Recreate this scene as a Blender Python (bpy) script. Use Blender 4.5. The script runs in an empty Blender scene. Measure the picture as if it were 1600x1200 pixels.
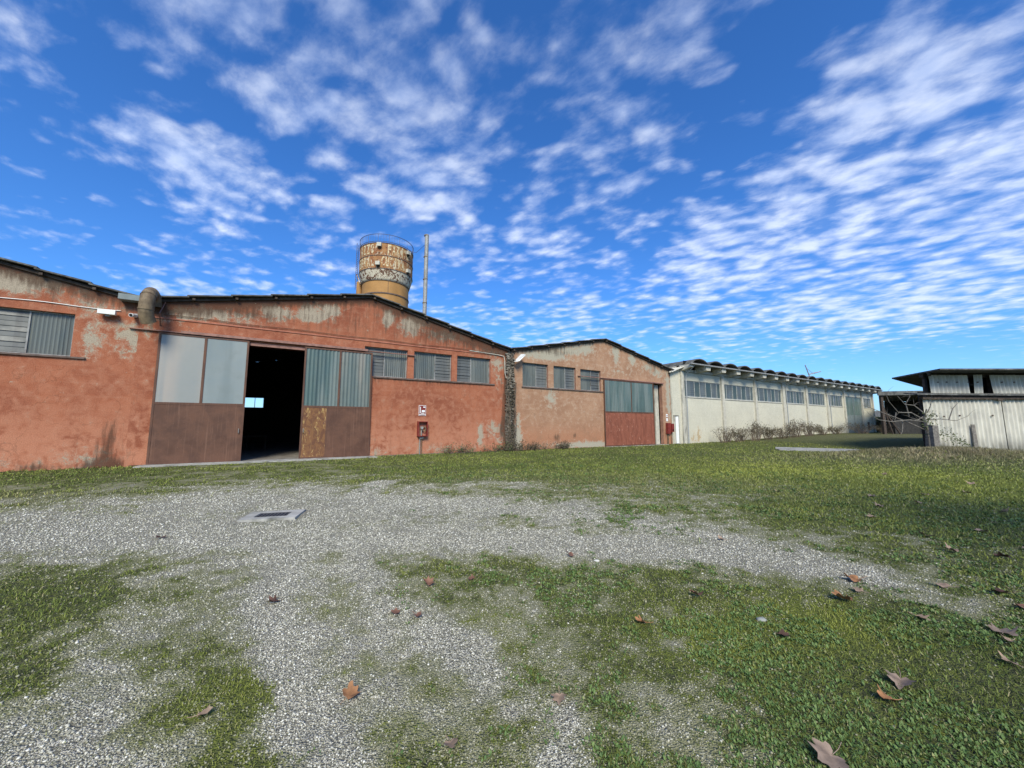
import bpy, math, random
import numpy as np
from mathutils import Vector, Matrix
random.seed(7); rng = np.random.default_rng(11)
S = bpy.context.scene; COL = S.collection
R = math.radians
# ------------------------------------------------------------------ camera
cd = bpy.data.cameras.new('camera'); cam = bpy.data.objects.new('camera', cd); COL.objects.link(cam)
cam.location = (0, 0, 1.6); cam.rotation_euler = (R(90 + 6.24), 0, 0)
cd.sensor_width = 36; cd.lens = 36 * 590.7 / 1600; cd.clip_start = .05; cd.clip_end = 6000
S.camera = cam
# ------------------------------------------------------------------ light
SUN_EL, SUN_AZ = R(40), R(177)          # azimuth measured from +Y (view direction) towards +X (right)
S.view_settings.view_transform = 'Standard'; S.view_settings.look = 'None'
S.view_settings.gamma = 1; S.view_settings.exposure = 0.66
sl = bpy.data.lights.new('sun', 'SUN'); sl.energy = 3.1; sl.angle = R(22); sl.color = (1, .935, .75)
so = bpy.data.objects.new('sun', sl); COL.objects.link(so); so.location = (0, -20, 40)
sd = Vector((math.sin(SUN_AZ) * math.cos(SUN_EL), math.cos(SUN_AZ) * math.cos(SUN_EL), math.sin(SUN_EL)))
so.rotation_euler = sd.to_track_quat('Z', 'Y').to_euler()

class NT:
    """small helper round a node tree"""
    def __init__(s, nt): s.t = nt; s.t.nodes.clear()
    def n(s, typ, ins=None, **kw):
        x = s.t.nodes.new(typ)
        for k, v in kw.items(): setattr(x, k, v)
        if ins:
            for k, v in ins.items():
                if isinstance(v, bpy.types.NodeSocket): s.t.links.new(v, x.inputs[k])
                elif v is not None: x.inputs[k].default_value = v
        return x
    def math(s, op, a, b=None, c=None, clamp=False):
        x = s.n('ShaderNodeMath', {0: a, **({1: b} if b is not None else {}), **({2: c} if c is not None else {})}, operation=op, use_clamp=clamp)
        return x.outputs[0]
    def vm(s, op, a, b=None, out=0):
        x = s.n('ShaderNodeVectorMath', {0: a, **({1: b} if b is not None else {})}, operation=op)
        return x.outputs[out]
    def mix(s, f, a, b, bt='MIX'):
        x = s.n('ShaderNodeMix', data_type='RGBA', blend_type=bt, clamp_factor=True)
        for k, v in ((0, f), (6, a), (7, b)):
            if isinstance(v, bpy.types.NodeSocket): s.t.links.new(v, x.inputs[k])
            else: x.inputs[k].default_value = v if k == 0 else (v if len(v) == 4 else (*v, 1))
        return x.outputs[2]
    def ramp(s, f, lo, hi, a=0., b=1.):
        x = s.n('ShaderNodeMapRange', {0: f, 1: lo, 2: hi, 3: a, 4: b}, interpolation_type='SMOOTHSTEP'); return x.outputs[0]
    def noise(s, vec, scale, detail=4, rough=.55, dist=0., dim='3D'):
        return s.n('ShaderNodeTexNoise', {'Vector': vec, 'Scale': scale, 'Detail': detail, 'Roughness': rough, 'Distortion': dist}, noise_dimensions=dim).outputs[0]
    def attr(s, name, out='Fac'): return s.n('ShaderNodeAttribute', attribute_name=name).outputs[out]
    def mapping(s, vec, scale=(1, 1, 1), rot=(0, 0, 0), loc=(0, 0, 0)):
        return s.n('ShaderNodeMapping', {'Vector': vec, 'Scale': scale, 'Rotation': rot, 'Location': loc}).outputs[0]

# ------------------------------------------------------------------ sky with altocumulus
W = bpy.data.worlds.new('World'); S.world = W; W.use_nodes = True
w = NT(W.node_tree)
tc = w.n('ShaderNodeTexCoord').outputs['Generated']
sky = w.n('ShaderNodeTexSky', sky_type='NISHITA', sun_disc=False, sun_elevation=SUN_EL, sun_rotation=SUN_AZ, air_density=1.0, dust_density=.7, ozone_density=3.0, altitude=50).outputs[0]
sky = w.mix(1.0, sky, (.66, .94, 1.36), 'MULTIPLY'); sky = w.n('ShaderNodeHueSaturation', {'Hue': .5, 'Saturation': 1.08, 'Value': 1.1, 'Color': sky}).outputs[0]
sx = w.n('ShaderNodeSeparateXYZ', {0: tc})
zc = w.math('MAXIMUM', sx.outputs[2], 0.0)
den = w.math('ADD', zc, .06)
px = w.math('DIVIDE', sx.outputs[0], den); py = w.math('DIVIDE', sx.outputs[1], den)
Pv = w.n('ShaderNodeCombineXYZ', {0: px, 1: py, 2: 0.0}).outputs[0]
wn = w.n('ShaderNodeTexNoise', {'Vector': Pv, 'Scale': 2.2, 'Detail': 2.0}).outputs[1]
Pw = w.vm('ADD', Pv, w.vm('MULTIPLY', w.vm('SUBTRACT', wn, (.5, .5, .5)), (.09, .09, 0)))
def vrot(v, deg): return w.n('ShaderNodeVectorRotate', {'Vector': v, 'Angle': R(deg)}, rotation_type='Z_AXIS').outputs[0]
street = w.mapping(vrot(Pw, 25), scale=(1.0, .62, 1))
big = w.noise(street, 1.15, 3, .5)
cells = w.mapping(vrot(Pw, 25), scale=(1.0, 1.25, 1))
vor = w.n('ShaderNodeTexVoronoi', {'Vector': cells, 'Scale': 8.5, 'Randomness': 1.0, 'Smoothness': 1.0, 'Detail': 1.0, 'Roughness': .5}, feature='SMOOTH_F1').outputs[0]
puff = w.noise(cells, 6.3, 8, .58, .1)
fine = w.noise(w.mapping(vrot(Pw, 40), scale=(.8, 1.5, 1)), 22, 5, .65, .2)
def gauss(x, y, r, a):
    d = w.vm('DISTANCE', Pw, (x, y, 0), out=1)
    return w.math('MULTIPLY', w.ramp(d, 0.0, r, 1.0, 0.0), a)
cov = w.math('MULTIPLY_ADD', big, 1.1, -.16)
G = [(-1.6, 1.2, .55, -.42), (-1.0, .87, .28, -.30), (-2.6, 1.75, .9, -.36), (.63, .85, .27, -.48), (.72, 1.2, .36, -.34), (-1.5, .8, .3, -.2), (-.75, 1.25, .25, -.18), (-.7, 1.7, .5, -.15),
     (-.5, 2.35, .45, -.16), (3.6, 4.3, 1.5, -.35), (5.6, 4.6, 2.0, -.5), (1.5, 4.4, 1.3, -.12), (-.3, .72, .14, -.12), (-1.75, 1.5, .4, -.2),
     (-1.15, .72, .25, .16), (-1.1, 1.12, .3, .16), (-1.15, 1.4, .35, .16), (-.55, 1.02, .22, .16), (-.26, .95, .22, .15), (.36, .92, .3, .17),
     (.4, 1.3, .4, .16), (1.05, .95, .35, .34), (1.9, 1.5, .8, .36), (1.25, 1.45, .6, .28), (1.2, 1.9, .7, .2), (1.6, 1.0, .5, .36),
     (-1.9, 2.4, .8, .14), (.05, 1.9, .6, .14), (.55, 2.7, .8, .14), (1.8, 2.6, 1.0, .26), (2.9, 2.2, 1.2, .36), (-.36, 1.4, .3, .12), (-2.6, 3.6, 1.4, .12)]
for g in G: cov = w.math('ADD', cov, gauss(*g))
d0 = w.math('ADD', w.math('ADD', w.math('MULTIPLY_ADD', puff, .95, w.math('MULTIPLY', w.math('SUBTRACT', .42, vor), .75)), w.math('MULTIPLY', fine, .28)), w.math('MULTIPLY', cov, .85))
dens = w.math('MAXIMUM', w.ramp(d0, .64, 1.34, 0, 1), w.math('MULTIPLY', w.ramp(cov, .55, 1.05), .30))
lowfade = w.ramp(sx.outputs[2], .04, .17, 0, 1)
topsoft = w.ramp(sx.outputs[2], .35, .8, 1.0, .55)
dens = w.math('MULTIPLY', w.math('MULTIPLY', dens, lowfade), topsoft)
ccol = w.mix(w.ramp(puff, .35, .75), (4.9, 5.9, 8.2), (7.2, 7.8, 9.0))
skc = w.mix(w.math('MULTIPLY', dens, .80), sky, ccol)
bg = w.n('ShaderNodeBackground', {'Color': skc, 'Strength': .09})
w.t.links.new(bg.outputs[0], w.n('ShaderNodeOutputWorld').inputs[0])

# ------------------------------------------------------------------ material helpers
def mat(name, fn=None, col=(.5, .5, .5), rough=.85, spec=.3, metal=0., bump=None, var=.0, vs=6., dirt=None):
    m = bpy.data.materials.new(name); m.use_nodes = True; t = NT(m.node_tree)
    out = t.n('ShaderNodeOutputMaterial')
    b = t.n('ShaderNodeBsdfPrincipled', {'Roughness': rough, 'Specular IOR Level': spec, 'Metallic': metal})
    t.t.links.new(b.outputs[0], out.inputs[0])
    oc = t.n('ShaderNodeTexCoord').outputs['Object']
    def link(sock, key):
        if isinstance(sock, bpy.types.NodeSocket): t.t.links.new(sock, b.inputs[key])
        else: b.inputs[key].default_value = sock
    def dobump(h, strength=.5, dist=.01):
        bn = t.n('ShaderNodeBump', {'Height': h, 'Strength': strength, 'Distance': dist}); t.t.links.new(bn.outputs[0], b.inputs['Normal'])
    if fn:
        fn(t, oc, link, dobump)
    else:
        n = t.noise(oc, vs, 5, .6)
        c = t.mix(t.ramp(n, .3, .7), tuple(max(0, x * (1 - var)) for x in col), tuple(min(1, x * (1 + var)) for x in col))
        if dirt:
            n2 = t.noise(t.mapping(oc, scale=(1, 1, .35)), vs * .4, 6, .65, .5)
            c = t.mix(t.ramp(n2, .48, .68), c, dirt)
        link(c, 'Base Color')
        if bump: dobump(t.noise(oc, vs * 3, 4), bump, .01)
    return m

def plaster(name, c0, c1, c2, peelc, grimec, pinkc=None):
    def fn(t, oc, link, dobump):
        n1 = t.noise(oc, .55, 6, .6, .3); n2 = t.noise(oc, 3.0, 8, .68, .4); n3 = t.noise(oc, 22, 6, .7)
        streak = t.noise(t.mapping(oc, scale=(3.2, 3.2, .35)), 2.0, 6, .65, .3)
        hz = t.noise(t.mapping(oc, scale=(.5, .5, 5)), 1.3, 5, .6, .2)
        base = t.mix(t.ramp(n1, .36, .66), c0, c1)
        base = t.mix(t.math('MULTIPLY', t.ramp(n2, .44, .7), .7), base, c2)
        base = t.mix(t.math('MULTIPLY', t.ramp(hz, .5, .72), .3), base, c2)
        if pinkc: base = t.mix(t.math('MULTIPLY', t.attr('pink'), t.ramp(t.math('ADD', n2, t.math('MULTIPLY', n1, .5)), .55, .8)), base, pinkc)
        # under coats and bare render showing
        pv = t.math('ADD', t.math('MULTIPLY', t.attr('peel'), .58), t.math('ADD', t.math('MULTIPLY', n2, .85), t.math('MULTIPLY', n3, .40)))
        pk2 = t.ramp(t.math('ADD', pv, t.math('MULTIPLY', streak, .25)), .86, 1.0)
        pk = t.ramp(pv, .855, .885)
        light = tuple(.5 * a + .5 * b for a, b in zip(c2, peelc))
        base = t.mix(t.math('MULTIPLY', pk2, .7), base, light)
        pc = t.mix(t.ramp(n3, .35, .65), tuple(x * .75 for x in peelc), peelc)
        base = t.mix(t.math('MULTIPLY', pk, .92), base, pc)
        gv = t.math('ADD', t.attr('grime'), t.math('ADD', t.math('MULTIPLY', t.math('SUBTRACT', streak, .5), 1.9), t.math('MULTIPLY', t.math('SUBTRACT', n2, .5), .8)))
        base = t.mix(t.math('MULTIPLY', t.ramp(gv, .18, .95), .85), base, grimec)
        ck = t.n('ShaderNodeTexVoronoi', {'Vector': t.vm('ADD', oc, t.vm('MULTIPLY', t.n('ShaderNodeTexNoise', {'Vector': oc, 'Scale': 3.0, 'Detail': 5.0}).outputs[1], (.5, .5, .5))), 'Scale': .8}, feature='DISTANCE_TO_EDGE').outputs[0]
        crack = t.math('MULTIPLY', t.ramp(ck, .012, .003), t.ramp(n1, .45, .6)); base = t.mix(t.math('MULTIPLY', crack, .28), base, grimec)
        chip = t.math('MULTIPLY', t.ramp(t.noise(oc, 5.5, 7, .72, .5), .655, .675), t.ramp(n1, .40, .6)); base = t.mix(t.math('MULTIPLY', chip, .8), base, pc)
        speck = t.ramp(t.noise(oc, 34, 5, .7), .3, .7, .74, 1.18)
        base = t.mix(1.0, base, t.n('ShaderNodeCombineColor', {0: speck, 1: speck, 2: speck}).outputs[0], 'MULTIPLY')
        link(base, 'Base Color'); link(.95, 'Roughness'); link(.15, 'Specular IOR Level')
        dobump(t.math('ADD', t.math('MULTIPLY', n3, .5), t.math('SUBTRACT', n2, t.math('MULTIPLY', pk, .6))), .55, .025)
    return mat(name, fn)

M = {}
M['orange'] = plaster('orange_plaster', (.24, .076, .042), (.335, .115, .060), (.395, .175, .105), (.40, .345, .26), (.07, .038, .025), (.43, .185, .11))
M['brown'] = plaster('brown_plaster', (.30, .165, .10), (.38, .225, .14), (.45, .305, .21), (.42, .385, .30), (.07, .05, .035), (.37, .165, .09))
M['cream'] = plaster('cream_plaster', (.50, .475, .38), (.56, .53, .42), (.58, .555, .46), (.50, .38, .23), (.12, .115, .09))
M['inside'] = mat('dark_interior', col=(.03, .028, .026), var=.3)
M['concrete'] = mat('pale_concrete', col=(.34, .33, .30), var=.22, vs=3, bump=.4, dirt=(.12, .12, .10))
M['concw'] = mat('painted_concrete', col=(.47, .445, .37), var=.12, vs=4, bump=.2, dirt=(.24, .23, .20))
M['reveal'] = mat('orange_reveal', col=(.36, .14, .09), var=.2, vs=3)
M['revealb'] = mat('brown_reveal', col=(.30, .16, .11), var=.2, vs=3)
M['roof'] = mat('weathered_fibre_cement', col=(.075, .075, .072), var=.4, vs=5, bump=.3, dirt=(.16, .16, .15))
M['vault'] = mat('grey_vault_shell', col=(.11, .11, .10), var=.3, vs=3, dirt=(.05, .05, .048))
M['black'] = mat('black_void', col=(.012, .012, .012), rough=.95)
M['wframe'] = mat('grey_window_frame', col=(.26, .26, .25), var=.2, rough=.6, dirt=(.12, .11, .1))
M['wframe2'] = mat('pale_window_frame', col=(.40, .40, .37), var=.2, rough=.6)
M['sill'] = mat('dirty_sill', col=(.12, .085, .07), var=.3, vs=5)
M['silld'] = mat('concrete_sill', col=(.35, .34, .31), var=.2, vs=5)
def glassy(name, a, b, c, ribs=0., rough=.28, dens=9.):
    def fn(t, oc, link, dobump):
        n = t.noise(t.mapping(oc, scale=(1, 1, .12)), dens * .35, 3, .5)
        s = t.noise(t.mapping(oc, scale=(1, 1, .02)), dens, 2, .5)
        n2 = t.noise(oc, 1.3, 4, .6)
        col = t.mix(t.ramp(n, .38, .62), a, b); col = t.mix(t.math('MULTIPLY', t.ramp(s, .56, .7), .6), col, c)
        col = t.mix(t.math('MULTIPLY', t.ramp(n2, .5, .75), .35), col, c)
        link(col, 'Base Color'); link(t.ramp(n2, .3, .7, rough, rough + .25), 'Roughness'); link(.5, 'Specular IOR Level')
        dobump(t.noise(oc, 3.0, 2), .12, .02)
    return mat(name, fn)
M['fibre'] = glassy('ribbed_fibreglass', (.08, .092, .084), (.12, .13, .115), (.045, .052, .05))
M['louvre'] = glassy('louvre_glass', (.085, .09, .085), (.12, .125, .115), (.05, .052, .05), dens=4, rough=.4)
M['frost'] = glassy('frosted_door_glass', (.24, .25, .235), (.33, .29, .25), (.20, .22, .22), dens=2.2, rough=.35)
M['frost2'] = glassy('grey_door_glass', (.17, .205, .205), (.22, .25, .245), (.14, .17, .17), dens=2.0, rough=.35)
M['green'] = glassy('green_corrugated_glazing', (.075, .115, .105), (.14, .17, .155), (.045, .07, .07), dens=5)
M['green2'] = glassy('buff_green_glazing', (.10, .13, .12), (.22, .20, .165), (.06, .085, .08), dens=3.5)
M['teal'] = glassy('teal_window_glass', (.04, .065, .068), (.065, .09, .088), (.09, .11, .105), dens=5, rough=.3)
M['teal2'] = glassy('hazy_window_glass', (.085, .10, .10), (.12, .135, .13), (.07, .085, .085), dens=5, rough=.35)
M['steel'] = mat('brown_painted_steel', col=(.125, .060, .036), var=.22, vs=3, rough=.6, spec=.3, dirt=(.155, .078, .048))
def rusty(t, oc, link, dobump):
    n = t.noise(t.mapping(oc, scale=(1.3, 1.3, .7)), 3.2, 8, .68, 1.0); n2 = t.noise(oc, 14, 5, .65)
    c = t.mix(t.ramp(n, .42, .58), (.13, .058, .032), (.20, .095, .04)); c = t.mix(t.ramp(t.noise(t.mapping(oc, scale=(3, 3, .8)), 2.2, 6, .7, 1.5), .56, .62), c, (.36, .23, .09))
    c = t.mix(t.ramp(n, .60, .66), c, (.13, .055, .04))
    link(c, 'Base Color'); link(.8, 'Roughness'); dobump(n2, .3, .01)
M['rust'] = mat('rust_streaked_steel', rusty)
def brownsteel(t, oc, link, dobump):
    n = t.noise(oc, 1.6, 6, .65, .4); st = t.noise(t.mapping(oc, scale=(6, 6, .22)), 2.4, 5, .6); sp = t.noise(oc, 26, 4, .7)
    c = t.mix(t.ramp(n, .35, .65), (.085, .040, .025), (.125, .060, .038)); c = t.mix(t.math('MULTIPLY', t.ramp(st, .52, .72), .55), c, (.19, .10, .065)); c = t.mix(t.ramp(sp, .66, .72), c, (.24, .15, .10))
    c = t.mix(t.math('MULTIPLY', t.ramp(t.noise(oc, .7, 5, .7), .5, .7), .5), c, (.065, .032, .022))
    link(c, 'Base Color'); link(t.ramp(n, .3, .7, .5, .75), 'Roughness'); link(.3, 'Specular IOR Level'); dobump(t.noise(oc, 1.1, 3), .25, .06)
M['steel'] = mat('brown_painted_steel', brownsteel)
def redsteel(t, oc, link, dobump):
    n = t.noise(t.mapping(oc, scale=(2, 2, .6)), 2.2, 8, .66, .8); n2 = t.noise(t.mapping(oc, scale=(1, 1, .5)), 9, 5, .65, .6)
    c = t.mix(t.ramp(n, .35, .62), (.17, .055, .032), (.25, .085, .05)); c = t.mix(t.ramp(n2, .60, .68), c, (.46, .24, .17))
    link(c, 'Base Color'); link(.7, 'Roughness')
M['redsteel'] = mat('faded_red_steel', redsteel)
M['greysteel'] = mat('grey_green_steel', col=(.17, .20, .20), var=.15, vs=3, rough=.5)
M['rail'] = mat('rail_steel', col=(.25, .13, .10), var=.25, vs=5, rough=.6)
M['red'] = mat('red_painted_box', col=(.19, .032, .024), var=.2, vs=7, rough=.5, dirt=(.14, .02, .018))
M['white'] = mat('white_plastic', col=(.72, .72, .70), var=.05, rough=.4)
M['greyp'] = mat('grey_plastic', col=(.30, .31, .31), var=.1, rough=.5)
M['galv'] = mat('galvanised_pipe', col=(.29, .285, .265), var=.2, vs=6, rough=.5, metal=.2, dirt=(.2, .19, .17))
M['duct'] = mat('weathered_duct', col=(.17, .125, .075), var=.35, vs=4, rough=.65, dirt=(.09, .06, .04))
M['ochre'] = mat('ochre_tank_paint', col=(.36, .19, .062), var=.12, vs=.8, rough=.7, dirt=(.29, .15, .055))
def rustbands(t, oc, link, dobump):
    n = t.noise(t.mapping(oc, scale=(1, 1, .6)), 1.0, 7, .66, .6); n2 = t.noise(oc, 4.5, 6, .7, .5)
    c = t.mix(t.ramp(n, .42, .60), (.24, .095, .04), (.36, .19, .075)); c = t.mix(t.ramp(t.noise(t.mapping(oc, scale=(1, 1, .55)), 2.6, 7, .7, .8), .56, .60), c, (.50, .44, .32)); c = t.mix(t.ramp(n2, .57, .63), c, (.07, .035, .025))
    link(c, 'Base Color'); link(.85, 'Roughness')
M['rustband'] = mat('rusted_tank_paint', rustbands)
def flaked(t, oc, link, dobump):
    n = t.noise(t.mapping(oc, scale=(1, 1, .75)), 2.0, 7, .66, 1.4)
    c = t.mix(t.ramp(n, .505, .52), (.56, .50, .38), (.13, .065, .04)); c = t.mix(t.ramp(t.noise(oc, 3, 5), .6, .7), c, (.42, .36, .26))
    link(c, 'Base Color'); link(.85, 'Roughness')
M['flaked'] = mat('flaking_white_paint', flaked)
def lettering(t, oc, link, dobump):
    n = t.noise(oc, 3.4, 6, .7, .8)
    c = t.mix(t.ramp(n, .53, .55), (.60, .50, .31), (.22, .10, .045)); c = t.mix(t.ramp(t.noise(oc, 9, 4), .55, .7), c, (.52, .38, .18))
    link(c, 'Base Color'); link(.85, 'Roughness')
M['letter'] = mat('worn_cream_lettering', lettering)
M['bark'] = mat('pale_bark', col=(.16, .145, .125), var=.35, vs=9)
M['twig'] = mat('dry_twig', col=(.13, .10, .075), var=.4, vs=9)
M['moss'] = mat('stained_rubble', col=(.10, .085, .065), var=.75, vs=9, bump=.8, dirt=(.30, .27, .22))
def sheet(t, oc, link, dobump):
    n = t.noise(t.mapping(oc, scale=(1, 1, .2)), 3, 6, .65, .3); n2 = t.noise(oc, .9, 5, .6)
    c = t.mix(t.ramp(n, .35, .7), (.46, .44, .375), (.60, .575, .49)); c = t.mix(t.math('MULTIPLY', t.ramp(n2, .45, .7), .5), c, (.30, .29, .26))
    z = t.n('ShaderNodeSeparateXYZ', {0: oc}).outputs[2]
    c = t.mix(t.math('MULTIPLY', t.ramp(z, 1.1, 0.1), t.ramp(n, .35, .6)), c, (.16, .15, .12))
    link(c, 'Base Color'); link(.8, 'Roughness')
M['sheet'] = mat('pale_corrugated_sheet', sheet)
M['timber'] = mat('dark_old_timber', col=(.06, .045, .035), var=.4, vs=6)
M['hedge'] = mat('hedge_leaf', col=(.045, .06, .03), var=.5, vs=3)

# ------------------------------------------------------------------ frames, meshes and objects
PHI = R(31.54); CP, SP = math.cos(PHI), math.sin(PHI); D0 = 20.61
ROTW = Matrix.Translation((-SP * D0, CP * D0, 0)) @ Matrix.Rotation(PHI, 4, 'Z')   # facade frame: x along the wall, y into the building
IDN = Matrix.Identity(4)
class MB:
    def __init__(s): s.v = []; s.f = []; s.m = []
    def add(s, v, f, m=0):
        o = len(s.v); s.v += [tuple(p) for p in v]; s.f += [tuple(i + o for i in q) for q in f]; s.m += [m] * len(f); return s
    def box(s, x0, x1, y0, y1, z0, z1, m=0):
        v = [(x, y, z) for z in (z0, z1) for y in (y0, y1) for x in (x0, x1)]
        return s.add(v, [(0, 2, 3, 1), (4, 5, 7, 6), (0, 1, 5, 4), (2, 6, 7, 3), (0, 4, 6, 2), (1, 3, 7, 5)], m)
    def hexa(s, pts, m=0):   # 8 points: bottom 4 ccw, top 4 ccw
        return s.add(pts, [(3, 2, 1, 0), (4, 5, 6, 7), (0, 1, 5, 4), (1, 2, 6, 5), (2, 3, 7, 6), (3, 0, 4, 7)], m)
    def tube(s, pts, r, n=8, m=0, caps=True):
        pts = [Vector(p) for p in pts]; rs = r if isinstance(r, (list, tuple)) else [r] * len(pts); rings = []
        up = Vector((.13, .21, 1)).normalized()
        for i, p in enumerate(pts):
            d = (pts[min(i + 1, len(pts) - 1)] - pts[max(i - 1, 0)]).normalized()
            a = d.cross(up); a = a.normalized() if a.length > .05 else d.cross(Vector((1, 0, 0))).normalized()
            b = d.cross(a); up = -b if b.dot(up) < 0 else b
            a = up.cross(d).normalized(); b = d.cross(a).normalized()
            rings.append([p + (a * math.cos(k * 2 * math.pi / n) + b * math.sin(k * 2 * math.pi / n)) * rs[i] for k in range(n)])
        v = [q for g in rings for q in g]; f = []
        for i in range(len(pts) - 1):
            for k in range(n): f.append((i * n + k, i * n + (k + 1) % n, (i + 1) * n + (k + 1) % n, (i + 1) * n + k))
        if caps: f += [tuple(range(n))[::-1], tuple((len(pts) - 1) * n + k for k in range(n))]
        return s.add(v, f, m)
    def lathe(s, cx, cy, prof, n=64, m=0, a0=0, a1=2 * math.pi):
        full = abs(a1 - a0 - 2 * math.pi) < 1e-6; nn = n if full else n + 1
        v = [(cx + r * math.cos(a0 + (a1 - a0) * k / n), cy + r * math.sin(a0 + (a1 - a0) * k / n), z) for r, z in prof for k in range(nn)]
        f = [(i * nn + k, i * nn + (k + 1) % nn, (i + 1) * nn + (k + 1) % nn, (i + 1) * nn + k) for i in range(len(prof) - 1) for k in range(n)]
        return s.add(v, f, m)
ORG = {}
def reg(o, parent, org, frame):
    COL.objects.link(o)
    if parent is not None:
        o.parent = parent; ORG[o.name] = ORG[parent.name]
    else:
        o.matrix_world = frame @ Matrix.Translation(org); ORG[o.name] = Vector(org)
def obj(name, mb, m, parent=None, org=(0, 0, 0), frame=None, smooth=False):
    o0 = ORG[parent.name] if parent is not None else Vector(org)
    me = bpy.data.meshes.new(name); me.from_pydata([(x - o0.x, y - o0.y, z - o0.z) for x, y, z in mb.v], [], mb.f)
    for k in (m if isinstance(m, (list, tuple)) else [m]): me.materials.append(M[k] if isinstance(k, str) else k)
    if any(mb.m): me.polygons.foreach_set('material_index', mb.m)
    if smooth: me.shade_smooth()
    o = bpy.data.objects.new(name, me); reg(o, parent, org, frame or ROTW); return o
def thing(name, label, cat, org=(0, 0, 0), frame=None, group=None):
    o = bpy.data.objects.new(name, None); o.empty_display_size = .3; reg(o, None, org, frame or ROTW); return tag(o, label, cat, group)
def tag(o, label=None, cat=None, group=None, kind=None):
    for k, v in (('label', label), ('category', cat), ('group', group), ('kind', kind)):
        if v: o[k] = v
    return o
def npmesh(name, V, F, mats, smooth=False, attrs=None):
    V = np.ascontiguousarray(V, np.float32); F = np.ascontiguousarray(F, np.int32); k = F.shape[1]
    me = bpy.data.meshes.new(name); me.vertices.add(len(V)); me.vertices.foreach_set('co', V.ravel())
    me.loops.add(F.size); me.loops.foreach_set('vertex_index', F.ravel())
    me.polygons.add(len(F)); me.polygons.foreach_set('loop_start', np.arange(len(F), dtype=np.int32) * k)
    if smooth: me.polygons.foreach_set('use_smooth', np.ones(len(F), bool))
    me.update(calc_edges=True)
    for nm, a in (attrs or {}).items():
        at = me.attributes.new(nm, 'FLOAT', 'POINT'); at.data.foreach_set('value', np.ascontiguousarray(a, np.float32))
    for m in mats: me.materials.append(m)
    return me

def vn(x, y, seed=0):
    xi = np.floor(x).astype(np.int64); yi = np.floor(y).astype(np.int64); fx = x - xi; fy = y - yi
    def h(a, b):
        n = (a * 374761393 + b * 668265263 + seed * 974711) & 0xffffffff
        n = ((n ^ (n >> 13)) * 1274126177) & 0xffffffff; return ((n ^ (n >> 16)) & 0xffff) / 65535.
    fx = fx * fx * (3 - 2 * fx); fy = fy * fy * (3 - 2 * fy)
    return (h(xi, yi) * (1 - fx) + h(xi + 1, yi) * fx) * (1 - fy) + (h(xi, yi + 1) * (1 - fx) + h(xi + 1, yi + 1) * fx) * fy
def fbm(x, y, seed=0, o=4):
    t = 0; a = .5; s = 0
    for i in range(o): t = t + a * vn(x * 2 ** i, y * 2 ** i, seed + i); s += a; a *= .55
    return t / s
def sst(x, a, b): t = np.clip((x - a) / (b - a), 0, 1); return t * t * (3 - 2 * t)

def wall_grid(name, s0, s1, roof, holes, matk, parent, peel, grime, pink=None, step=.14, n0=0.0):
    """front skin of a wall with openings; roof(s) gives its top"""
    xs = sorted(set(np.round(np.arange(s0, s1, step), 3).tolist() + [s1] + [h[0] for h in holes] + [h[1] for h in holes]))
    ztop = max(roof(s) for s in xs) + step
    zs = sorted(set(np.round(np.arange(-.3, ztop, step), 3).tolist() + [h[2] for h in holes] + [h[3] for h in holes]))
    V = []; idx = {}
    for i, s in enumerate(xs):
        r = roof(s)
        for j, z in enumerate(zs): idx[i, j] = len(V); V.append((s, n0, min(z, r)))
    F = []
    for i in range(len(xs) - 1):
        for j in range(len(zs) - 1):
            cs = (xs[i] + xs[i + 1]) / 2; cz = (zs[j] + zs[j + 1]) / 2
            if zs[j] >= roof(xs[i]) and zs[j] >= roof(xs[i + 1]): continue
            if any(h[0] < cs < h[1] and h[2] < cz < h[3] for h in holes): continue
            F.append((idx[i, j], idx[i + 1, j], idx[i + 1, j + 1], idx[i, j + 1]))
    A = np.array(V); s, z = A[:, 0], A[:, 2]; rf = np.array([roof(q) for q in s])
    at = {'peel': peel(s, z, rf), 'grime': grime(s, z, rf), 'pink': pink(s, z, rf) if pink else s * 0}
    o0 = ORG[parent.name]; A = A - np.array(o0)
    o = bpy.data.objects.new(name, npmesh(name, A, F, [M[matk]], attrs=at)); reg(o, parent, None, None); return o
def gs(s, z, L):
    t = 0 * s
    for a, b, ra, rb, k in L: t = t + k * np.exp(-((s - a) / ra) ** 2 - ((z - b) / rb) ** 2)
    return t
def reveals(mb, holes, d=.3):
    for a, b, c, e in holes:
        mb.add([(a, .002, c), (a, d, c), (a, d, e), (a, .002, e)], [(0, 1, 2, 3)])
        mb.add([(b, .002, c), (b, d, c), (b, d, e), (b, .002, e)], [(3, 2, 1, 0)])
        mb.add([(a, .002, e), (b, .002, e), (b, d, e), (a, d, e)], [(0, 1, 2, 3)])
        if c > .3: mb.add([(a, .002, c), (b, .002, c), (b, d, c), (a, d, c)], [(3, 2, 1, 0)])
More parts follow.
